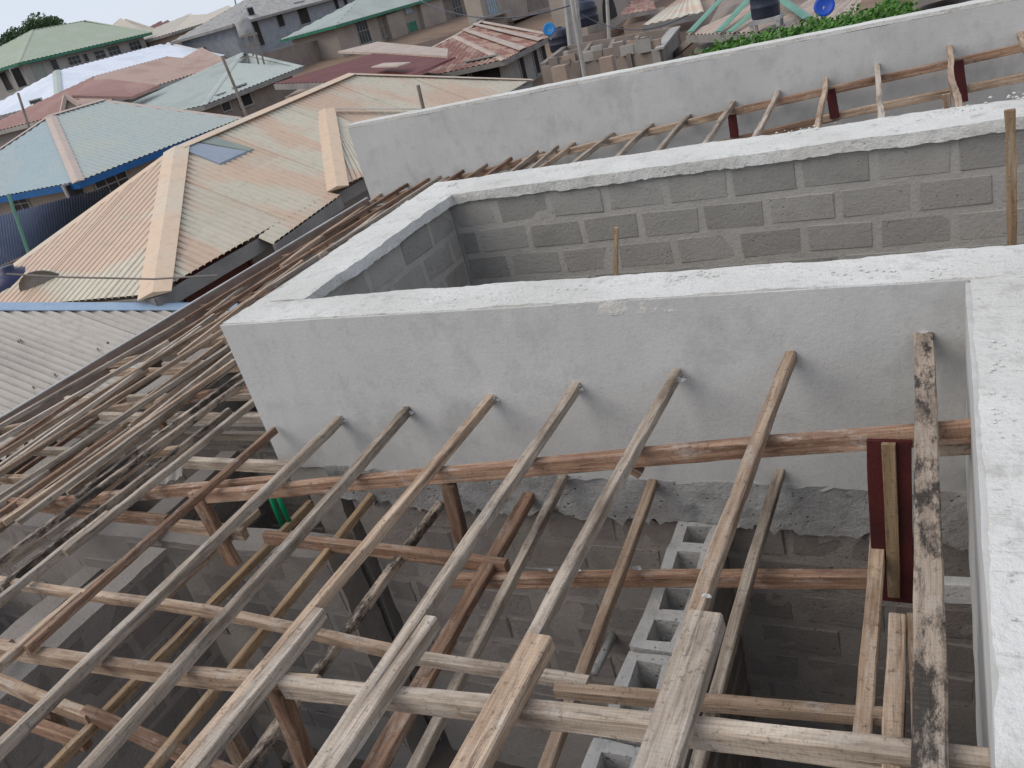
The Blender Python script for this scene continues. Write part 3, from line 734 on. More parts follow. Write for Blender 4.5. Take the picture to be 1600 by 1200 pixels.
def window(parent, P, axis, wd, ht, glass=None, frame_m=None, bars=0, nm='window'):
    """axis 'x': wall faces +x; 's': wall faces -y."""
    glass = glass or D_GLASS; frame_m = frame_m or D_FRAME
    def bx(mb, a0, a1, z0, z1, d0, d1):
        if axis == 'x': mb.box(P.x+d0, P.x+d1, P.y+a0, P.y+a1, P.z+z0, P.z+z1)
        else: mb.box(P.x+a0, P.x+a1, P.y-d1, P.y-d0, P.z+z0, P.z+z1)
    f = MB(); t_ = .07
    bx(f, -wd/2-t_, wd/2+t_, ht/2, ht/2+t_, -.05, .05); bx(f, -wd/2-t_, wd/2+t_, -ht/2-t_, -ht/2, -.05, .08)
    bx(f, -wd/2-t_, -wd/2, -ht/2, ht/2, -.05, .05); bx(f, wd/2, wd/2+t_, -ht/2, ht/2, -.05, .05)
    o = f.build(nm, frame_m, parent)
    g = MB(); bx(g, -wd/2, wd/2, -ht/2, ht/2, -.04, .012)
    gg = pyobj('pane', [v - Vector(parent.location) + Vector((0,0,0)) for v in g.v], g.f, glass, None, loc=(0,0,0)); gg.parent = o; 
    if bars:
        b = MB()
        for i in range(1, bars+1):
            a = -wd/2+wd*i/(bars+1); bx(b, a-.02, a+.02, -ht/2, ht/2, .012, .04)
        bx(b, -wd/2, wd/2, -.02, .02, .013, .041)
        bb = pyobj('bars', [v - Vector(parent.location) for v in b.v], b.f, frame_m, None, loc=(0,0,0)); bb.parent = o
    return o
def house(label, c1, c2, D, W_, r1, r2, roof, wall, cat='house', wh=3.0, pitch=.3, amp=.03, ov=.5, cap=None, fascia=None, wins=(), swins=(), name='house', shape='sin', capw=.35, roof2=None, z2=None, gable=False):
    A = PD(*c1, D); xe = A.x
    B = PX(*c2, xe) if z2 is None else PZ(*c2, A.z)
    xr = xe - W_/2
    R1 = PX(*r1, xr); R2 = PX(*r2, xr)
    B.x = xe
    print(label[:28], 'A', [round(q, 1) for q in A], 'B', [round(q, 1) for q in B], 'R', [round(q, 1) for q in R1], [round(q, 1) for q in R2])
    SW = Vector((xe-W_, A.y, A.z)); NW = Vector((xe-W_, B.y, B.z))
    t = thing(name, label, cat, (xe-W_/2, (A.y+B.y)/2, gz(xe, A.y)))
    corr('roof_slope', A, B, [A, R1, R2, B], roof, t, pitch, amp, shape)
    corr('roof_slope', SW, A, [SW, R1, A], roof2 or roof, t, pitch, amp, shape)
    corr('roof_slope', B, NW, [B, R2, NW], roof, t, pitch, .003, shape)
    corr('roof_slope', NW, SW, [NW, R2, R1, SW], roof, t, pitch, amp, shape)
    if cap:
        capstrip('ridge_cap', R1, R2, capw, cap, t)
        for P, Q in ((A, R1), (B, R2), (SW, R1), (NW, R2)): capstrip('hip_cap', P, Q, capw, cap, t)
    fm = fascia or F_GREY
    for P, Q in ((A, B), (SW, A), (NW, SW), (B, NW)):
        mb = MB(); mb.bar(P-Vector((0,0,.14)), Q-Vector((0,0,.14)), .04, .22); mb.build('fascia', fm, t)
    zb = min(gz(xe-W_/2, A.y), min(A.z, B.z)-wh)-.8
    zt1 = A.z-.1; x0_, x1_, y0_, y1_ = xe-W_+ov, xe-ov, A.y+ov, B.y-ov
    v = [(x0_,y0_,zb),(x1_,y0_,zb),(x1_,y1_,zb),(x0_,y1_,zb),(x0_,y0_,A.z-.02),(x1_,y0_,A.z-.02),(x1_,y1_,B.z-.02),(x0_,y1_,B.z-.02)]
    pyobj('walls', v, [(0,3,2,1),(4,5,6,7),(0,1,5,4),(1,2,6,5),(2,3,7,6),(3,0,4,7)], wall, t)
    for (u, v_, wd, ht, *k) in wins:
        window(t, PX(u, v_, xe-ov), 'x', wd, ht, *(k or []))
    for (u, v_, wd, ht, *k) in swins:
        window(t, PY(u, v_, A.y+ov), 's', wd, ht, *(k or []))
    return t, A, B, R1, R2

# --- beige and peach house next door
ze = 2.75
A = PZ(240, 460, ze); Bx = PZ(527, 305, ze); 
E = thing('house', 'nearest house with cream and peach ribbed roof, wide peach hip caps and a skylight', 'house', (A.x-4.6, 14, 0))
xe = A.x; yS = A.y; yN = PX(815, 130, xe-.3).y
Wd = 5.1
zr = 4.45
R1 = PX(275, 231, xe-2.75); R2 = PX(545, 116, R1.x)
SW = Vector((xe-Wd, yS, ze)); NE_ = Vector((xe, yN, ze)); 
print('beige', A, R1, R2, NE_)
R2.z = min(R2.z, R1.z+.4)
def pk(s, r_):
    k = noise.noise(Vector((s*2.1+3.3, r_*1.7, 4.4)))
    return R_CREAM
sheets(A, NE_, [A, R1, R2, NE_], None, E, .15, .018, 1.05, 'rib', 2, pk, 6)
sheets(SW, A, [SW, R1, A], [R_CREAM], E, .15, .018, 1.05, 'rib', 1, None, 6)
corr('roof_slope', NE_, Vector((SW.x, yN, ze)), [NE_, R2, Vector((SW.x, yN, ze))], R_CREAM, E, .2, .02)
corr('roof_slope', Vector((SW.x, yN, ze)), SW, [Vector((SW.x, yN, ze)), R2, R1, SW], R_CREAM, E, .2, .02)
capstrip('ridge_cap', R1, R2, .42, R_CAP, E); capstrip('hip_cap', A, R1, .5, R_CAP, E, .04); capstrip('hip_cap', SW, R1, .3, R_CAP, E); capstrip('hip_cap', NE_, R2, .3, R_CAP, E)
# wing whose eave stands forward
def onslope(u, v, lift=0):      # pixel -> main east slope plane
    n = (NE_-A).cross(R1-A).normalized(); d = ray(u, v); t = (A-CAM).dot(n)/d.dot(n); p = CAM+d*t
    n = n if n.z > 0 else -n
    return p + n*lift
wa, wb = onslope(527, 303, .12), onslope(508, 180, .12); wc = onslope(700, 180, .12); wd_ = onslope(640, 260, .12)
corr('wing_slope', wa, onslope(640, 250, .12), [wb, wc], R_CREAM, E, .15, .018, 'rib', wave=6)
capstrip('hip_cap', wa, wb, .42, R_CAP, E, .04); capstrip('ridge_cap', wb, wc, .12, R_GREY, E, .04)
f_ = MB()
ea = onslope(400, 372); 
for P, Q in ((A, NE_), (SW, A)): f_.bar(P-Vector((0,0,.16)), Q-Vector((0,0,.16)), .06, .22)
f_.build('fascia', F_GREY, E)
# stepped-out bay eave
corr('bay_slope', onslope(427, 381, .02), onslope(531, 306, .02), [onslope(404, 371, .02), onslope(500, 300, .02)], R_CREAM, E, .15, .018, 'rib', wave=6)
mb = MB(); mb.bar(onslope(427, 381)-Vector((0,0,.12)), onslope(531, 306)-Vector((0,0,.12)), .05, .2); mb.build('fascia', F_GREY, E)
box('walls', xe-Wd, xe-.65, yS+.65, yN-.6, -.3, ze-.05, P_GREYW, E)
window(E, PX(342, 438, xe-.65), 'x', 1.5, .9, G_RED, G_RED)
# skylight sheets on the slope
for (pts, m, nm) in (([(283,236),(303,226),(386,240),(343,259)], S_GLASS, 'skylight_sheet'),([(307,224),(329,215),(396,236),(389,239.5)], S_GREEN, 'skylight_sheet')):
    P = [onslope(u, v, .05) for u, v in pts]; pyobj(nm, P+[p-Vector((0,0,.04)) for p in P], [(0,1,2,3),(7,6,5,4),(0,4,5,1),(1,5,6,2),(2,6,7,3),(3,7,4,0)], m, E)
# wire sagging across the roof
mb = MB(); pts = [PD(10, 428, 11.5), PD(100, 433, 11.2), PD(240, 436, 10.8), PD(340, 430, 10.6)]
for a, b in zip(pts[:-1], pts[1:]): mb.tube(a, b, .012, .012, 5)
tag(mb.build('cable', POLE), 'thin sagging cable strung in front of the cream ribbed roof', 'cable')

# --- grey corrugated neighbour roof, lower left
t = thing('house', 'low house at left under a weathered grey corrugated roof with pale blue flashing', 'house', (-13, 5, 0))
gx, gzz, gs = -9.2, 2.22, .38
n = Vector((gs, 0, 1)).normalized()
def ongrey(u, v):
    d = ray(u, v); P0_ = Vector((gx, 0, gzz)); tt = (P0_-CAM).dot(n)/d.dot(n); return CAM+d*tt
g1, g2 = ongrey(-70, 479), ongrey(290, 479)
print('grey', g1, g2)
yE = g2.y + (g2.y-g1.y)/(g2.x-g1.x)*(gx-g2.x)
GA, GB = Vector((gx, -3, gzz)), Vector((gx, yE, gzz))
ups = [Vector((g1.x, -3, gzz+gs*(gx-g1.x))), Vector((g1.x, g1.y, g1.z)), GB]
if g1.y > g2.y: ups = [Vector((g1.x, -3, gzz+gs*(gx-g1.x))), g1, ]
Lg = GB.y-GA.y
sheets(GA, GB, ups, None, t, .115, .026, .66, 'sin', 1, lambda s, r_: R_GREY)
capstrip('hip_flashing', g1, GB, .34, F_PALE, t, .05)
box('walls', g1.x, gx-.5, -2.5, yE-1.2, -.3, gzz-.1, P_BROWNW, t)
# nail heads
mb = MB()
for i in range(70):
    s = random.uniform(0, Lg-1.5); k = random.choice([.12, .3, .5, .72])
    x = gx-.1-k*5; y = -3+s; mb.box(x-.007, x+.007, y-.007, y+.007, gzz+gs*(gx-x)+.01, gzz+gs*(gx-x)+.05)
tag(mb.build('nails', F_BROWN, t), kind='stuff')
# --- tank and dish on the left edge
mb = MB(); q = PZ(12, 470, 2.7); mb.lathe((q.x-.1, q.y+.3, 2.0), [(.42,0),(.44,.1),(.44,.55),(.46,.58),(.44,.62),(.44,.95),(.3,1.1),(.14,1.13),(.14,1.2),(.02,1.21)], 24)
tag(mb.build('water_tank', B_NAVY, None, True, loc=(q.x-.1, q.y+.3, 2.0)), 'navy water tank at the left edge above the grey corrugated roof', 'water tank')
dish = thing('satellite_dish', 'grey satellite dish half hidden behind the pale blue flashing', 'satellite dish', PZ(56, 472, 2.7))
def dish_mesh(P, r_, facing, m, parent, nm='reflector'):
    mb = MB(); n = 24; rings = [(0, 0), (.35, .03), (.7, .11), (1, .22)]
    f = Vector(facing).normalized(); a = f.orthogonal().normalized(); b = f.cross(a); v = []
    for off in (0, -.02):
        for rr_, h_ in rings:
            for i in range(n): v.append(Vector(P)+a*math.cos(6.2832*i/n)*rr_*r_+b*math.sin(6.2832*i/n)*rr_*r_+f*(h_*r_+off))
    ff = []
    for l in (0, 4):
        for k in range(3):
            for i in range(n): ff.append(((l+k)*n+i, (l+k)*n+(i+1) % n, (l+k+1)*n+(i+1) % n, (l+k+1)*n+i))
    for i in range(n): ff.append((3*n+i, 3*n+(i+1) % n, 7*n+(i+1) % n, 7*n+i))
    mb.add(v, ff); return mb.build(nm, m, parent, True)
dp = Vector(dish.location)
dish_mesh(dp+Vector((0, .25, .05)), .42, (-.5, .9, .5), F_GREY, dish)
mb = MB(); mb.tube(dp+Vector((0,.25,-.9)), dp+Vector((0,.25,.0)), .03, .03); mb.build('mast', F_METAL, dish)

# --- cyan house with blue fascia
house('house with pale cyan hipped roof, pink hip caps and bright blue fascia', (122,283), (378,184), 32.5, 11, (78,180), (160,156), R_CYAN, P_WALL, pitch=.25, amp=.022, cap=R_PINKCAP, fascia=F_BLUE, capw=.42, roof2=R_SKY,
      wins=((175,286,1.4,.9,D_GLASS,D_FRAME,2),(120,305,.6,.8),), swins=((33,318,.9,1.0,D_GLASS,D_FRAME,1),))
# --- slate blue roof in front of it
t = thing('house', 'low house with dark slate blue ribbed roof at the left edge', 'house', (-22, 12, 0))
q0, q1, q2, q3 = PZ(-80, 448, 2.3), PZ(170, 345, 2.3), PZ(172, 292, 3.3), PZ(-80, 357, 3.3)
vv, ff = [], []
for i in range(241):
    k = i/240; h = .022*math.sin(2*math.pi*i/4)
    vv += [q0.lerp(q1, k)+Vector((0, 0, h)), q3.lerp(q2, k)+Vector((0, 0, h))]
    if i: ff.append((2*i-2, 2*i, 2*i+1, 2*i-1))
pyobj('roof_slope', vv, ff, R_SLATE, t)
mb = MB(); mb.bar(q0-Vector((0,0,.12)), q1-Vector((0,0,.12)), .05, .18); mb.build('fascia', F_BROWN, t)
qq = [q0.lerp(q3, .12), q1.lerp(q2, .12), q2.lerp(q1, .1), q3.lerp(q0, .1)]; qq = [Vector((p.x, p.y, min(q0.z, p.z)-.12)) for p in qq]
pyobj('walls', [Vector((p.x, p.y, -.3)) for p in qq]+qq, [(0,1,2,3),(7,6,5,4),(0,4,5,1),(1,5,6,2),(2,6,7,3),(3,7,4,0)], P_BROWNW, t)
# --- green two-storey house
tg, A_, B_, R1_, R2_ = house('large two storey house at far left with sage green roof and green fascia', (28,98), (237,50), 92, 19, (50,47), (133,32), R_GREEN, P_GREYW, wh=7.5, pitch=.5, amp=.03, fascia=F_GREEN, cap=R_GREEN, ov=.7,
      wins=((62,112,1.2,1.5,S_GREEN,D_FRAME),(85,101,.7,.9),(116,94,1.4,.7,D_GLASS,D_FRAME,2),(134,90,.5,.7),(156,85,1.3,.7,D_GLASS,D_FRAME,1),(178,79,1.5,.8,D_GLASS,D_FRAME,2),(211,71,1.5,.8,D_GLASS,D_FRAME,2),(29,121,.9,1.6,D_VOID,D_FRAME)),
      swins=((10,127,1.0,1.6,D_VOID,D_FRAME),))
pg = PD(128, 76, 93); 
# --- white roof
tw, *_ = house('long house with a new bright white sheet roof and pale green hip strip', (92,156), (352,86), 66, 13, (88,111), (262,66), R_WHITE, P_YELLOW, pitch=.5, amp=.02, cap=None, ov=.5, wh=3.5,
      swins=((62,170,1.2,1.2),))
capstrip('hip_cap', _[0], _[2], .55, R_LGREEN, tw, .08)
# --- pink tile house
house('long bungalow with faded pink tiled roof and barred windows', (108,176), (362,97), 55, 11, (148,119), (315,74), R_TILE2, P_GREYW, pitch=.35, amp=.04, fascia=P_GREYW, wh=3.4, roof2=R_TILE, ov=.6,
      wins=((254,151,.8,1.1,D_GLASS,D_FRAME,2),(272,146,.8,1.1,D_GLASS,D_FRAME,2),(311,136,1.6,1.7,D_VOID,D_FRAME,2)))
t = thing('porch', 'pink tiled porch gable at the near end of the faded pink bungalow', 'porch', PD(140, 165, 54)-Vector((0,0,2.5)))
P = [PD(118,128,55), PD(102,152,54), PD(205,150,53.5), PD(230,128,55), PD(165,123,55.5), PD(125,165,53.5)]
P = [PD(138,126,56.5), PD(168,123,56.2), PD(248,133,54.6), PD(205,151,53.6), PD(112,149,54)]
pyobj('roof_slope', P+[p-Vector((0,0,.15)) for p in P], [(0,4,3,2,1),(5,6,7,8,9)]+[(i, i+5, (i+1) % 5+5, (i+1) % 5) for i in range(5)], R_TILE, t)
P = [PD(104,152,53.9), PD(122,168,53.5), PD(98,180,53.7)]
pyobj('gable', P+[p+Vector((-.2,.3,0)) for p in P], [(0,1,2),(5,4,3),(0,3,4,1),(1,4,5,2),(2,5,3,0)], P_BROWNW, t)
mb = MB(); mb.bar(PD(102,150,53.8), PD(125,165,53.3), .15, .2); mb.bar(PD(102,150,53.8), PD(96,178,53.6), .15, .2); mb.build('barge_board', R_PINKCAP, t)
# --- pyramid grey-green roof
house('small house with pale grey green pyramid roof', (318,164), (472,104), 46, 12, (377,83), (386,84), R_LGREEN, P_BROWNW, pitch=.35, amp=.022, wh=3.0, cap=R_LGREEN,
      wins=((380,150,1.0,1.0,D_VOID,D_FRAME),(350,160,.6,.8)))
# --- maroon roof house
def quadroof(label, pts, roof, wall, zb, name='house', cat='house', pitch=.3, amp=.025, wallinset=.97, m2=None, extra=None):
    """pts: eaveA, eaveB, upperB, upperA as (u,v,D)"""
    P = [PD(*p) for p in pts]; c = sum(P, Vector())/4
    t = thing(name, label, cat, (c.x, c.y, zb))
    corr('roof_slope', P[0], P[1], [P[3], P[2]], roof, t, pitch, amp)
    mb = MB(); mb.bar(P[0]-Vector((0,0,.12)), P[1]-Vector((0,0,.12)), .06, .2); mb.build('fascia', F_GREY, t)
    Q = [c+(p-c)*.93-Vector((0,0,.55)) for p in P]
    pyobj('walls', [Vector((p.x, p.y, zb)) for p in Q]+Q, [(0,1,2,3),(7,6,5,4),(0,4,5,1),(1,5,6,2),(2,6,7,3),(3,7,4,0)], wall, t)
    return t, P
t, P = quadroof('house with a maroon sheet roof and plain peach wall', [(428,131,36),(640,125,28),(712,90,30),(528,80,44)], R_MAROON, P_PINKW, -.2)
mb = MB(); mb.bar(PD(590,102,31.5), PD(632,101,29.5), .5, .04); mb.build('pale_sheet', R_DUSTY, t)
Pq = [PD(528,82,43.9)+Vector((0,0,.05)), PD(600,86,37)+Vector((0,0,.1)), PD(700,92,30.3)+Vector((0,0,.1)), PD(700,76,33), PD(590,65,44)]
pyobj('dusty_sheet', Pq+[p-Vector((0,0,.1)) for p in Pq], [(0,1,2,3,4),(9,8,7,6,5)]+[(i,(i+1)%5,(i+1)%5+5,i+5) for i in range(5)], R_DUSTY, t)
# --- rusty hipped house
tr, A_, B_, R1_, R2_ = house('house with patchy rusty red hipped roof and tall narrow windows', (788,93), (864,54), 40, 9.2, (709,56), (751,33), R_RUST, P_GREYW, pitch=.3, amp=.03, cap=R_DUSTY, wh=3.2,
      wins=((815,101,.5,1.6,D_VOID),(836,90,.5,1.5,D_VOID),(848,81,.5,1.5,D_VOID)), swins=((757,113,1.6,1.2,D_VOID),(715,119,1.4,.8,D_VOID)))
for (a, b) in ((.28, .42), (.66, .78)):
    P = [A_.lerp(B_, a), A_.lerp(B_, b), R1_.lerp(R2_, b), R1_.lerp(R2_, a)]
    pyobj('pale_sheet', [p+Vector((.02,0,.07)) for p in P]+[p+Vector((.02,0,.05)) for p in P], [(0,1,2,3),(7,6,5,4),(0,4,5,1),(2,6,7,3)], R_DUSTY, tr)
# --- two-storey buildings behind
def facade(label, u0, v0, u1, v1, D, hgt, depth, wall, name='building', roofm=None, wins=(), r1=None, r2=None, zlow=None):
    """building with a long east-facing wall: top edge from (u0,v0) to (u1,v1)"""
    A = PD(u0, v0, D); B = PX(u1, v1, A.x); zb = zlow if zlow is not None else min(A.z, B.z)-hgt
    t = thing(name, label, 'building', (A.x-depth/2, (A.y+B.y)/2, zb))
    v = [(A.x-depth,A.y,zb),(A.x,A.y,zb),(A.x,B.y,zb),(A.x-depth,B.y,zb),(A.x-depth,A.y,A.z),(A.x,A.y,A.z),(A.x,B.y,B.z),(A.x-depth,B.y,B.z)]
    pyobj('walls', v, [(0,3,2,1),(4,5,6,7),(0,1,5,4),(1,2,6,5),(2,3,7,6),(3,0,4,7)], wall, t)
    if roofm:
        R1 = Vector((A.x-depth/2, A.y+depth*.4, A.z+depth*.22)); R2 = Vector((A.x-depth/2, B.y-depth*.3, B.z+depth*.22))
        if r1: R1 = PX(*r1, A.x-depth/2); R2 = PX(*r2, A.x-depth/2)
        a, b = A+Vector((.6,-.6,.05)), B+Vector((.6,.6,.05)); sw, nw = a-Vector((depth+1.2,0,0)), b-Vector((depth+1.2,0,0))
        corr('roof_slope', a, b, [a, R1, R2, b], roofm, t, .35, .03); corr('roof_slope', sw, a, [sw, R1, a], roofm, t, .35, .03)
        corr('roof_slope', nw, sw, [nw, R2, R1, sw], roofm, t, .35, .03)
        mb = MB(); mb.bar(a-Vector((0,0,.1)), b-Vector((0,0,.1)), .06, .2); mb.bar(sw-Vector((0,0,.1)), a-Vector((0,0,.1)), .06, .2); mb.build('fascia', F_GREEN if roofm is R_LGREEN else F_GREY, t)
    for (u, v_, wd, ht, *k) in wins: window(t, PX(u, v_, A.x), 'x', wd, ht, *(k or []))
    return t, A, B
tb, A_, B_ = facade('two storey blue grey blockwork building with old zinc roof and square window holes', 362, 40, 560, -14, 78, 12, 6, P_BLOCKB, roofm=R_OLD, r1=(396,-8), r2=(560,-50),
       wins=((437,29,.9,1.3,D_VOID,P_BLOCKB),(473,20,1.5,1.8,D_VOID,P_BLOCKB),(400,42,.7,3.0,D_VOID,P_BLOCKB),(527,12,.6,3.5,D_VOID,P_BLOCKB),(541,8,.6,3.5,D_VOID,P_BLOCKB),(480,58,4.4,1.3,D_VOID,P_BLOCKB),(507,50,3.4,1.3,D_VOID,P_BLOCKB)))
mb = MB(); a, b = PX(400, 88, A_.x+.6), PX(530, 45, A_.x+.6); mb.bar(a, b, .9, .15); mb.build('floor_band', P_GREYW, tb)
w0, w1 = PD(405, 84, 62), PX(540, 52, PD(405, 84, 62).x)
w1 = Vector((w0.x, w1.y, w1.z)); v = [(w0.x-.25,w0.y,0),(w0.x,w0.y,0),(w0.x,w1.y,0),(w0.x-.25,w1.y,0),(w0.x-.25,w0.y,w0.z),(w0.x,w0.y,w0.z),(w0.x,w1.y,w1.z),(w0.x-.25,w1.y,w1.z)]
o = pyobj('yard_wall', v, [(0,3,2,1),(4,5,6,7),(0,1,5,4),(1,2,6,5),(2,3,7,6),(3,0,4,7)], P_BROWNW, None, loc=(w0.x, w0.y, 0)); tag(o, 'tall brown yard wall below the blue grey blockwork building', 'wall')
def panel(t, pts, x, th, m, nm='panel'):
    P = [PX(u, v, x) for u, v in pts]; o = Vector((th, 0, 0))
    return pyobj(nm, P+[p-o for p in P], [(0,1,2,3),(7,6,5,4),(0,4,5,1),(1,5,6,2),(2,6,7,3),(3,7,4,0)], m, t)
w0, w1 = PD(548, 97, 50), PX(775, 34, PD(548, 97, 50).x)
v = [(w0.x-.2,w0.y,-.3),(w0.x,w0.y,-.3),(w0.x,w1.y,-.3),(w0.x-.2,w1.y,-.3),(w0.x-.2,w0.y,w0.z),(w0.x,w0.y,w0.z),(w0.x,w1.y,w1.z),(w0.x-.2,w1.y,w1.z)]
o = pyobj('yard_wall', v, [(0,3,2,1),(4,5,6,7),(0,1,5,4),(1,2,6,5),(2,3,7,6),(3,0,4,7)], P_PINKW, None, loc=(w0.x, w0.y, 0)); tag(o, 'low peach yard wall behind the maroon and rusty roofs, below the green door', 'wall')
tg2, A_, B_ = facade('two storey tan building with pale green roof, green door and white framed windows', 522, 41, 752, -25, 66, 12, 4, P_WALL, roofm=R_LGREEN, r1=(562,-3), r2=(752,-60),
       wins=((567,48,1.5,1.7,D_GLASS,D_FRAME,3),(598,40,1.0,1.6,D_GLASS,D_FRAME,1),(648,54,1.3,1.9,F_GREEN,F_GREENT,1),(638,15,1.1,.5,D_BLUEGL,D_FRAME),(714,12,1.7,1.6,D_GLASS,D_FRAME,2)))
xw_ = A_.x
panel(tg2, ((603,24),(628,16),(640,62),(616,68)), xw_+.35, .4, P_WALL, 'pilaster'); panel(tg2, ((656,6),(690,-4),(702,46),(668,55)), xw_+.35, .4, P_WALL, 'pilaster')
panel(tg2, ((690,-6),(742,-20),(750,32),(702,46)), xw_+.02, .05, P_BROWNW, 'recess_shade'); panel(tg2, ((590,28),(603,24),(617,68),(605,72)), xw_+.02, .05, P_BROWNW, 'recess_shade')  # last two are flat darker sheets, recess shade put into their colour
panel(tg2, ((666,56),(756,30),(757,33),(667,60)), xw_+.5, .6, P_GREYW, 'ledge'); panel(tg2, ((668,60),(757,34),(764,60),(676,84)), xw_+.04, .06, P_PINKW, 'lower_wall')
window(tg2, PX(714, 12, xw_+.05), 'x', 1.7, 1.6, D_GLASS, D_FRAME, 2)
t, A_, B_ = facade('long two storey tan building with balconies at the top of the photo', 742, -30, 905, -82, 63, 12, 1.2, P_WALL,
       wins=((768,5,1.5,1.5,D_BLUEGL,D_FRAME,3),))
x3 = A_.x
panel(t, ((822,-10),(858,-20),(862,10),(826,20)), x3+.03, .05, P_BROWNW, 'recess_shade'); panel(t, ((803,33),(842,22),(846,34),(805,46)), x3+.03, .05, D_VOID, 'opening_shade')  # sheets laid on the wall, shade of recess and opening painted in
panel(t, ((744,30),(798,14),(799,18),(745,34)), x3+.5, .6, P_GREYW, 'ledge'); panel(t, ((854,18),(884,8),(890,30),(858,40)), x3+.03, .05, D_VOID, 'opening_shade')
panel(t, ((800,28),(900,-2),(901,3),(801,33)), x3+.4, .5, P_WALL, 'ledge')
t, A_, B_ = facade('tan building with a big round arch, behind the lattice pole', 898, -60, 1040, -105, 52, 14, 2, P_WALL, wins=())
mb = MB(); c = PX(955, 30, A_.x+.06)
for i in range(16):
    a0, a1 = math.pi*i/16, math.pi*(i+1)/16
    mb.add([c+Vector((0,-math.cos(a0)*1.3,math.sin(a0)*1.5)), c+Vector((0,-math.cos(a1)*1.3,math.sin(a1)*1.5)), c+Vector((0,0,-.0)), c+Vector((.03,0,0))], [(0,1,2)])
mb.build('arch_shade', D_VOID, t)  # flat dark fan: the arch's inner shade given as colour
mb = MB(); a, b = PX(905, 68, A_.x+1.2), PX(1010, 42, A_.x+1.2); mb.bar(a-Vector((0,0,.9)), b-Vector((0,0,.9)), .25, 2.4); mb.build('yard_wall', P_PINKW, t)
# --- small roofs further left
house('tan roofed house on the skyline behind the water tower', (268,51), (372,20), 100, 16, (300,20), (357,8), R_TAN, P_PINKW, pitch=.5, amp=.03, wh=4, wins=((312,51,1.4,1.0,D_VOID),(328,46,1.4,1.0,D_VOID)))
house('little low house with a ribbed grey roof beside the water tower', (312,76), (372,57), 80, 8, (345,50), (366,40), R_OLD, P_BROWNW, pitch=.5, amp=.06, wh=3, wins=((352,70,.6,.8),))
house('low house with a pale grey roof behind the white sheet roof', (262,66), (295,62), 105, 20, (188,28), (196,29), R_TAN, P_GREYW, pitch=.5, amp=.02, wh=4)
house('house with a small dark red roof on the skyline', (262,52), (282,44), 125, 14, (252,32), (262,31), R_MAROON, P_PINKW, pitch=.5, amp=.02, wh=5)
# water tower
tt = thing('water_tower', 'weathered water tank on a thin timber stand in front of the blockwork building', 'water tower', PD(400, 95, 55))
D_ = 55
mb = MB(); c = PD(387, 57, D_); mb.lathe(c, [(.42,0),(.45,.1),(.45,.85),(.32,1.0),(.1,1.05)], 16); mb.build('tank', M_ROUGH, tt, True)
mb = MB()
for (u, v, u2, v2) in ((378,56,388,100),(400,52,410,98),(392,52,400,96),(385,40,386,60)): mb.bar(PD(u, v, D_), PD(u2, v2, D_)-Vector((0,0,1)), .1, .1)
mb.bar(PD(376, 58, D_), PD(402, 52, D_), .9, .12); mb.bar(PD(381, 75, D_), PD(407, 68, D_), .1, .1)
mb.build('stand', POLE, tt)
# --- poles
def pole(u0, v0, u1, v1, D, r_, label, m=POLE, name='pole', arms=()):
    A = PD(u1, v1, D); B = PD(u0, v0, D); d = (B-A).normalized(); A2 = A - d*((A.z-gz(A.x, A.y))/max(d.z, .3))
    t = thing(name, label, 'pole', A2); mb = MB(); mb.tube(A2, B, r_*1.1, r_*.8, 8); mb.build('shaft', m, t)
    for (p, q) in arms:
        mb = MB(); mb.bar(PD(*p, D), PD(*q, D), .1, .1); mb.build('crossarm', m, t)
    return t
pole(347, 88, 385, 180, 27, .05, 'leaning bare pole between the pink and the peach walled houses')
pole(893, 0, 913, 118, 24, .065, 'slim grey utility pole in front of the roofless walls', POLEC)
pole(653, 133, 661, 168, 17, .045, 'short wooden post standing up behind the cream roof', POLE)
pole(948, -10, 952, 62, 42, .10, 'thin pole beside the round arch of the long building', POLEC)
pole(28, 145, 44, 195, 48, .07, 'short leaning post at the left edge below the green roofed house')
t = pole(13, 303, 24, 335, 20, .04, 'short green pipe post below the blue fascia at the left edge', F_GREENT)
pole(366, -4, 374, 30, 95, .08, 'thin mast standing on the skyline left of the blockwork building')
# concrete lattice pole
lt = thing('lattice_pole', 'pale ladder like concrete electricity pole beside the dark water tank', 'pole', PD(906, 75, 40))
mb = MB(); D_ = 40
mb.tube(PD(882, -15, D_), PD(892, 75, D_), .12, .14, 6); mb.tube(PD(898, -15, D_), PD(907, 75, D_), .12, .14, 6)
for i in range(9):
    v = -5+i*9; mb.bar(PD(883+i*1.0, v, D_), PD(899+i*1.0, v-2, D_), .12, .25)
mb.build('shaft', POLEC, lt)
# --- tanks and dishes
def tank(u, v, D, r_, h_, m, label, legs=0):
    c = PD(u, v, D); t = thing('water_tank', label, 'water tank', c-Vector((0,0,legs)))
    mb = MB(); mb.lathe(c, [(r_*.96,0),(r_,.06),(r_,h_*.3),(r_*1.04,h_*.33),(r_,h_*.36),(r_,h_*.62),(r_*1.04,h_*.65),(r_,h_*.68),(r_,h_*.85),(r_*.6,h_*.97),(r_*.3,h_),(r_*.3,h_*1.05)], 20)
    mb.build('tank', m, t, True)
    if legs:
        mb = MB()
        for a in (-1, 1):
            for b in (-1, 1): mb.bar(c+Vector((a*r_*.9, b*r_*.9, 0)), c+Vector((a*r_*.9, b*r_*.9, -legs)), .07, .07)
        mb.box(c.x-r_*1.05, c.x+r_*1.05, c.y-r_*1.05, c.y+r_*1.05, c.z-.1, c.z-.005); mb.build('stand', F_METAL, t)
    return t
tank(917, 40, 44, .62, 1.15, B_TANK, 'dark slate blue water tank beside the lattice pole')
tank(879, 78, 41, .55, .95, B_TANK, 'black water tank below the bright blue dish', 0)
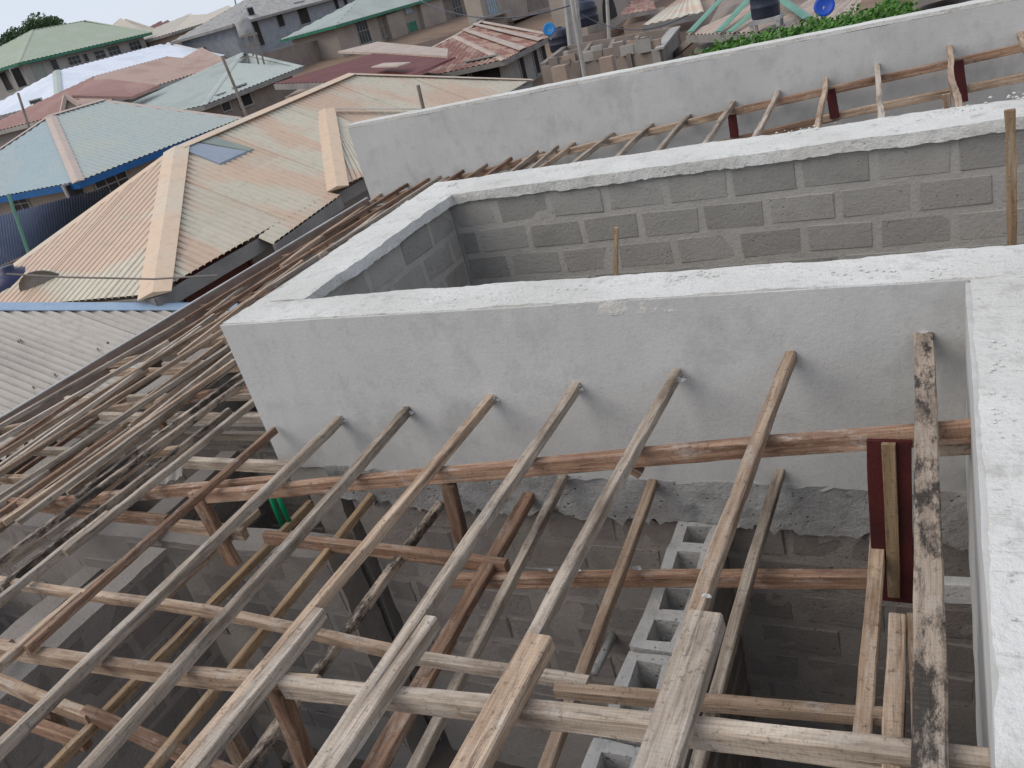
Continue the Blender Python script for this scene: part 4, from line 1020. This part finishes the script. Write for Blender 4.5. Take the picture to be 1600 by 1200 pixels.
tank(1197, 26, 22, .33, .75, B_TANK, 'black water tank on a spindly stand before the green striped roof', .9)
t = thing('satellite_dish', 'bright blue satellite dish on the corner of the rusty roof', 'satellite dish', PD(858, 50, 38)); dish_mesh(PD(858, 46, 38), .27, (.25, -.9, .35), B_CYANB, t)
mb = MB(); mb.tube(PD(858, 46, 38), PD(861, 62, 38), .04, .04, 6); mb.build('mast', F_METAL, t)
t = thing('satellite_dish', 'royal blue satellite dish above the green vines near the top', 'satellite dish', PD(1287, 22, 21)); dish_mesh(PD(1288, 10, 21), .22, (.1, -.9, .35), B_BLUE, t)
mb = MB(); mb.tube(PD(1288, 10, 21), PD(1283, 30, 21), .03, .03, 6); mb.build('mast', F_METAL, t)
# --- roofless building
ru = thing('roofless_building', 'roofless brown block building with stepped unfinished walls', 'building', PZ(950, 110, 1))
def pwall(u0, v0, u1, v1, zt0, th=.15, m=P_BROWNW, nm='wall', zb=-.3, zt1=None):
    A, B = PZ(u0, v0, zt0), PZ(u1, v1, zt0 if zt1 is None else zt1)
    mb = MB(); d = (B-A); d.z = 0; d.normalize(); nn = Vector((-d.y, d.x, 0))*th
    v = [Vector((A.x,A.y,zb)), Vector((B.x,B.y,zb)), Vector((B.x,B.y,zb))+nn, Vector((A.x,A.y,zb))+nn, A, B, B+nn, A+nn]
    mb.add(v, [(0,3,2,1),(4,5,6,7),(0,1,5,4),(1,2,6,5),(2,3,7,6),(3,0,4,7)]); return mb.build(nm, m, ru)
zt_r = 2.3
pwall(845, 105, 1030, 75, zt_r); pwall(1030, 75, 1057, 42, zt_r, .25, P_GREYW); pwall(852, 98, 885, 72, zt_r, .22); pwall(885, 72, 1057, 42, zt_r)
pwall(905, 96, 925, 66, zt_r); pwall(950, 88, 962, 60, zt_r); pwall(985, 83, 1000, 54, zt_r); pwall(870, 90, 1045, 58, zt_r-.1)
pwall(935, 92, 955, 88, zt_r+.35, .25, P_PINKW); pwall(860, 106, 882, 102, zt_r+.3, .25, P_PINKW)
mb = MB()
for u, v, u2, v2 in ((1030,76,1057,43),(1003,70,1031,62)): mb.bar(PZ(u, v, zt_r+.02), PZ(u2, v2, zt_r+.02), .28, .06)
mb.build('ring_beam', POLEC, ru)
rr = random.Random(3)
for i in range(26):
    k = rr.random(); P = PZ(848+k*180+rr.uniform(-6, 6), 104-k*29, zt_r); h_ = rr.choice([.12, .24, .36]); mbk = MB()
    mbk.box(P.x-rr.uniform(.1, .3), P.x+.2, P.y-.02, P.y+.14, P.z-.05, P.z+h_); mbk.build('block', rr.choice([P_BROWNW, P_PINKW, P_GREYW]), ru)
for a, b, d1, d2, lb in (((905,20),(1078,22),40,30,'thin electric cable running right from the lattice pole'),((893,8),(640,-8),24,40,'thin electric cable running left from the slim grey pole')):
    mbk = MB(); P, Q = PD(*a, d1), PD(*b, d2)
    pts = [P.lerp(Q, k/10)-Vector((0,0,.6*4*(k/10)*(1-k/10))) for k in range(11)]
    for p, q in zip(pts[:-1], pts[1:]): mbk.tube(p, q, .018, .018, 5)
    tag(mbk.build('cable', B_TANK), lb, 'cable')
# --- small houses right of it
quadroof('shed with a crumpled rust red roof below the long building', [(968,24,50),(1025,14,50),(1040,-6,55),(985,2,55)], R_RUST, P_PINKW, 0)
quadroof('small house with cream sheet roof and orange brown wall', [(1003,40,34),(1100,18,34),(1120,-30,40),(1075,-12,40)], R_CREAM, P_PINKW, 0)
t, P = quadroof('house with grey roof crossed by green capping strips', [(1073,54,27),(1190,50,22),(1330,-40,27),(1130,-40,35)], R_DUSTY, P_BROWNW, 0)
corr('roof_slope', PD(1190,50,22), PD(1330,30,21), [PD(1230,-40,26), PD(1370,-40,26)], R_DUSTY, t, .3, .02)
for a, b in (((1078,52,26.5),(1136,-10,31)),((1122,52,24.2),(1176,-6,27)),((1140,52,23.4),(1200,2,25)),((1212,-6,25),(1262,30,21.8))):
    capstrip('capping_strip', PD(*a), PD(*b), .22, F_GREENT, t, .06)
mb = MB(); mb.bar(PZ(1055, 85, 1.6), PD(1085, 58, 27), .12, .2); tag(mb.build('leaning_plank', POLE), 'plank leaning between the roofless walls and the green striped house', 'plank')

# ------------------------------------------------------------------ vegetation
def leafcloud(name, blobs, n, size, m, parent=None, seed=0, squash=1):
    rr = random.Random(seed); vs, fs = [], []
    tot = sum(b[3]**2 for b in blobs)
    for (x, y, z, r_) in blobs:
        for _ in range(int(n*r_**2/tot)):
            d = Vector((rr.gauss(0, 1), rr.gauss(0, 1), rr.gauss(0, 1))).normalized()*r_*(rr.random()**.35)
            c = Vector((x, y, z)) + Vector((d.x, d.y, d.z*squash)); a = Vector((rr.gauss(0,1), rr.gauss(0,1), rr.gauss(0,1)+.8)).normalized()
            t1 = a.orthogonal().normalized(); t2 = a.cross(t1); s = size*rr.uniform(.5, 1.3); k = len(vs)
            vs += [c+t1*s, c+t2*s*.6, c-t1*s, c-t2*s*.6]; fs.append((k, k+1, k+2, k+3))
    return pyobj(name, vs, fs, m, parent, loc=blobs[0][:3])
def tree(u, v, D, h_, cr, label, seed):
    v -= 14
    top = PD(u, v, D); base = Vector((top.x, top.y, gz(top.x, top.y)))
    t = thing('tree', label, 'tree', base); rr = random.Random(seed)
    mb = MB(); zc = top.z-cr*.8; mb.tube(base-Vector((0,0,.3)), Vector((top.x, top.y, zc)), .35, .18, 8)
    blobs = []
    for i in range(9):
        a = rr.uniform(0, 6.28); q = rr.uniform(.2, 1)*cr; zz = zc+rr.uniform(-.4, .55)*cr
        p = Vector((top.x+math.cos(a)*q, top.y+math.sin(a)*q, zz)); blobs.append((p.x, p.y, p.z, cr*rr.uniform(.32, .52)))
        mb.tube(Vector((top.x, top.y, zc-cr*.5)), p, .1, .04, 5)
    mb.build('trunk', BARK, t); leafcloud('crown', blobs, 3600, cr*.055, LEAF, t, seed, .8)
tree(30, 42, 120, 9, 3.6, 'round dark green tree on the skyline at upper left, the taller one', 1)
tree(62, 36, 124, 9, 2.6, 'dark green tree touching the roof of the green roofed house', 2)
tree(5, 62, 115, 7, 3.0, 'dark green tree cut by the left edge of the photo', 3)
tree(18, 76, 118, 6, 3.6, 'lower dark green tree below the two taller ones at upper left', 4)
# vines on the slab behind the rear wall
bl = []
rr = random.Random(11)
for i in range(150):
    f_ = rr.random(); u = 1085+f_*330; v = 82-f_*78+rr.uniform(-12, 16)
    p = PD(u, v, 17+rr.uniform(-1, 2.4)); bl.append((p.x, p.y, p.z-.25, rr.uniform(.15, .34)))
tag(leafcloud('vines', bl, 16000, .05, LEAFB, None, 5), 'mass of bright green creeping vines beyond the rear parapet wall', None, None, 'stuff')
q0, q1 = PD(1080, 95, 19), PD(1440, 20, 19)
mb = MB(); mb.bar(q0-Vector((0,0,1.8)), q1-Vector((0,0,1.8)), 2.6, 3.2); o = mb.build('overgrown_wall', P_BROWNW); tag(o, 'low brown wall covered by bright green vines', 'wall')
quadroof('row of brown roofs at the top edge beyond the vines', [(1390,12,33),(1520,-25,31),(1530,-60,36),(1400,-30,38)], R_MAROON, P_BROWNW, 0, 'shed', 'shed')
# corrugated sheet lying inside the frame
a = [PZ(u, v, 2.35) for u, v in ((232,690),(290,672),(275,632),(225,650))]
t = corr('corrugated_sheet', a[0], a[1], [a[3], a[2]], R_GREY, None, .1, .014); tag(t, 'loose grey corrugated sheet lying below the purlins left of the enclosure', 'roofing sheet')
a = [PZ(u, v, 2.2) for u, v in ((245,760),(285,745),(300,718),(252,728))]
t = corr('corrugated_sheet', a[0], a[1], [a[3], a[2]], R_GREY, None, .1, .014); tag(t, 'small broken corrugated sheet below the mouldy purlin, lower of the two loose sheets', 'roofing sheet')
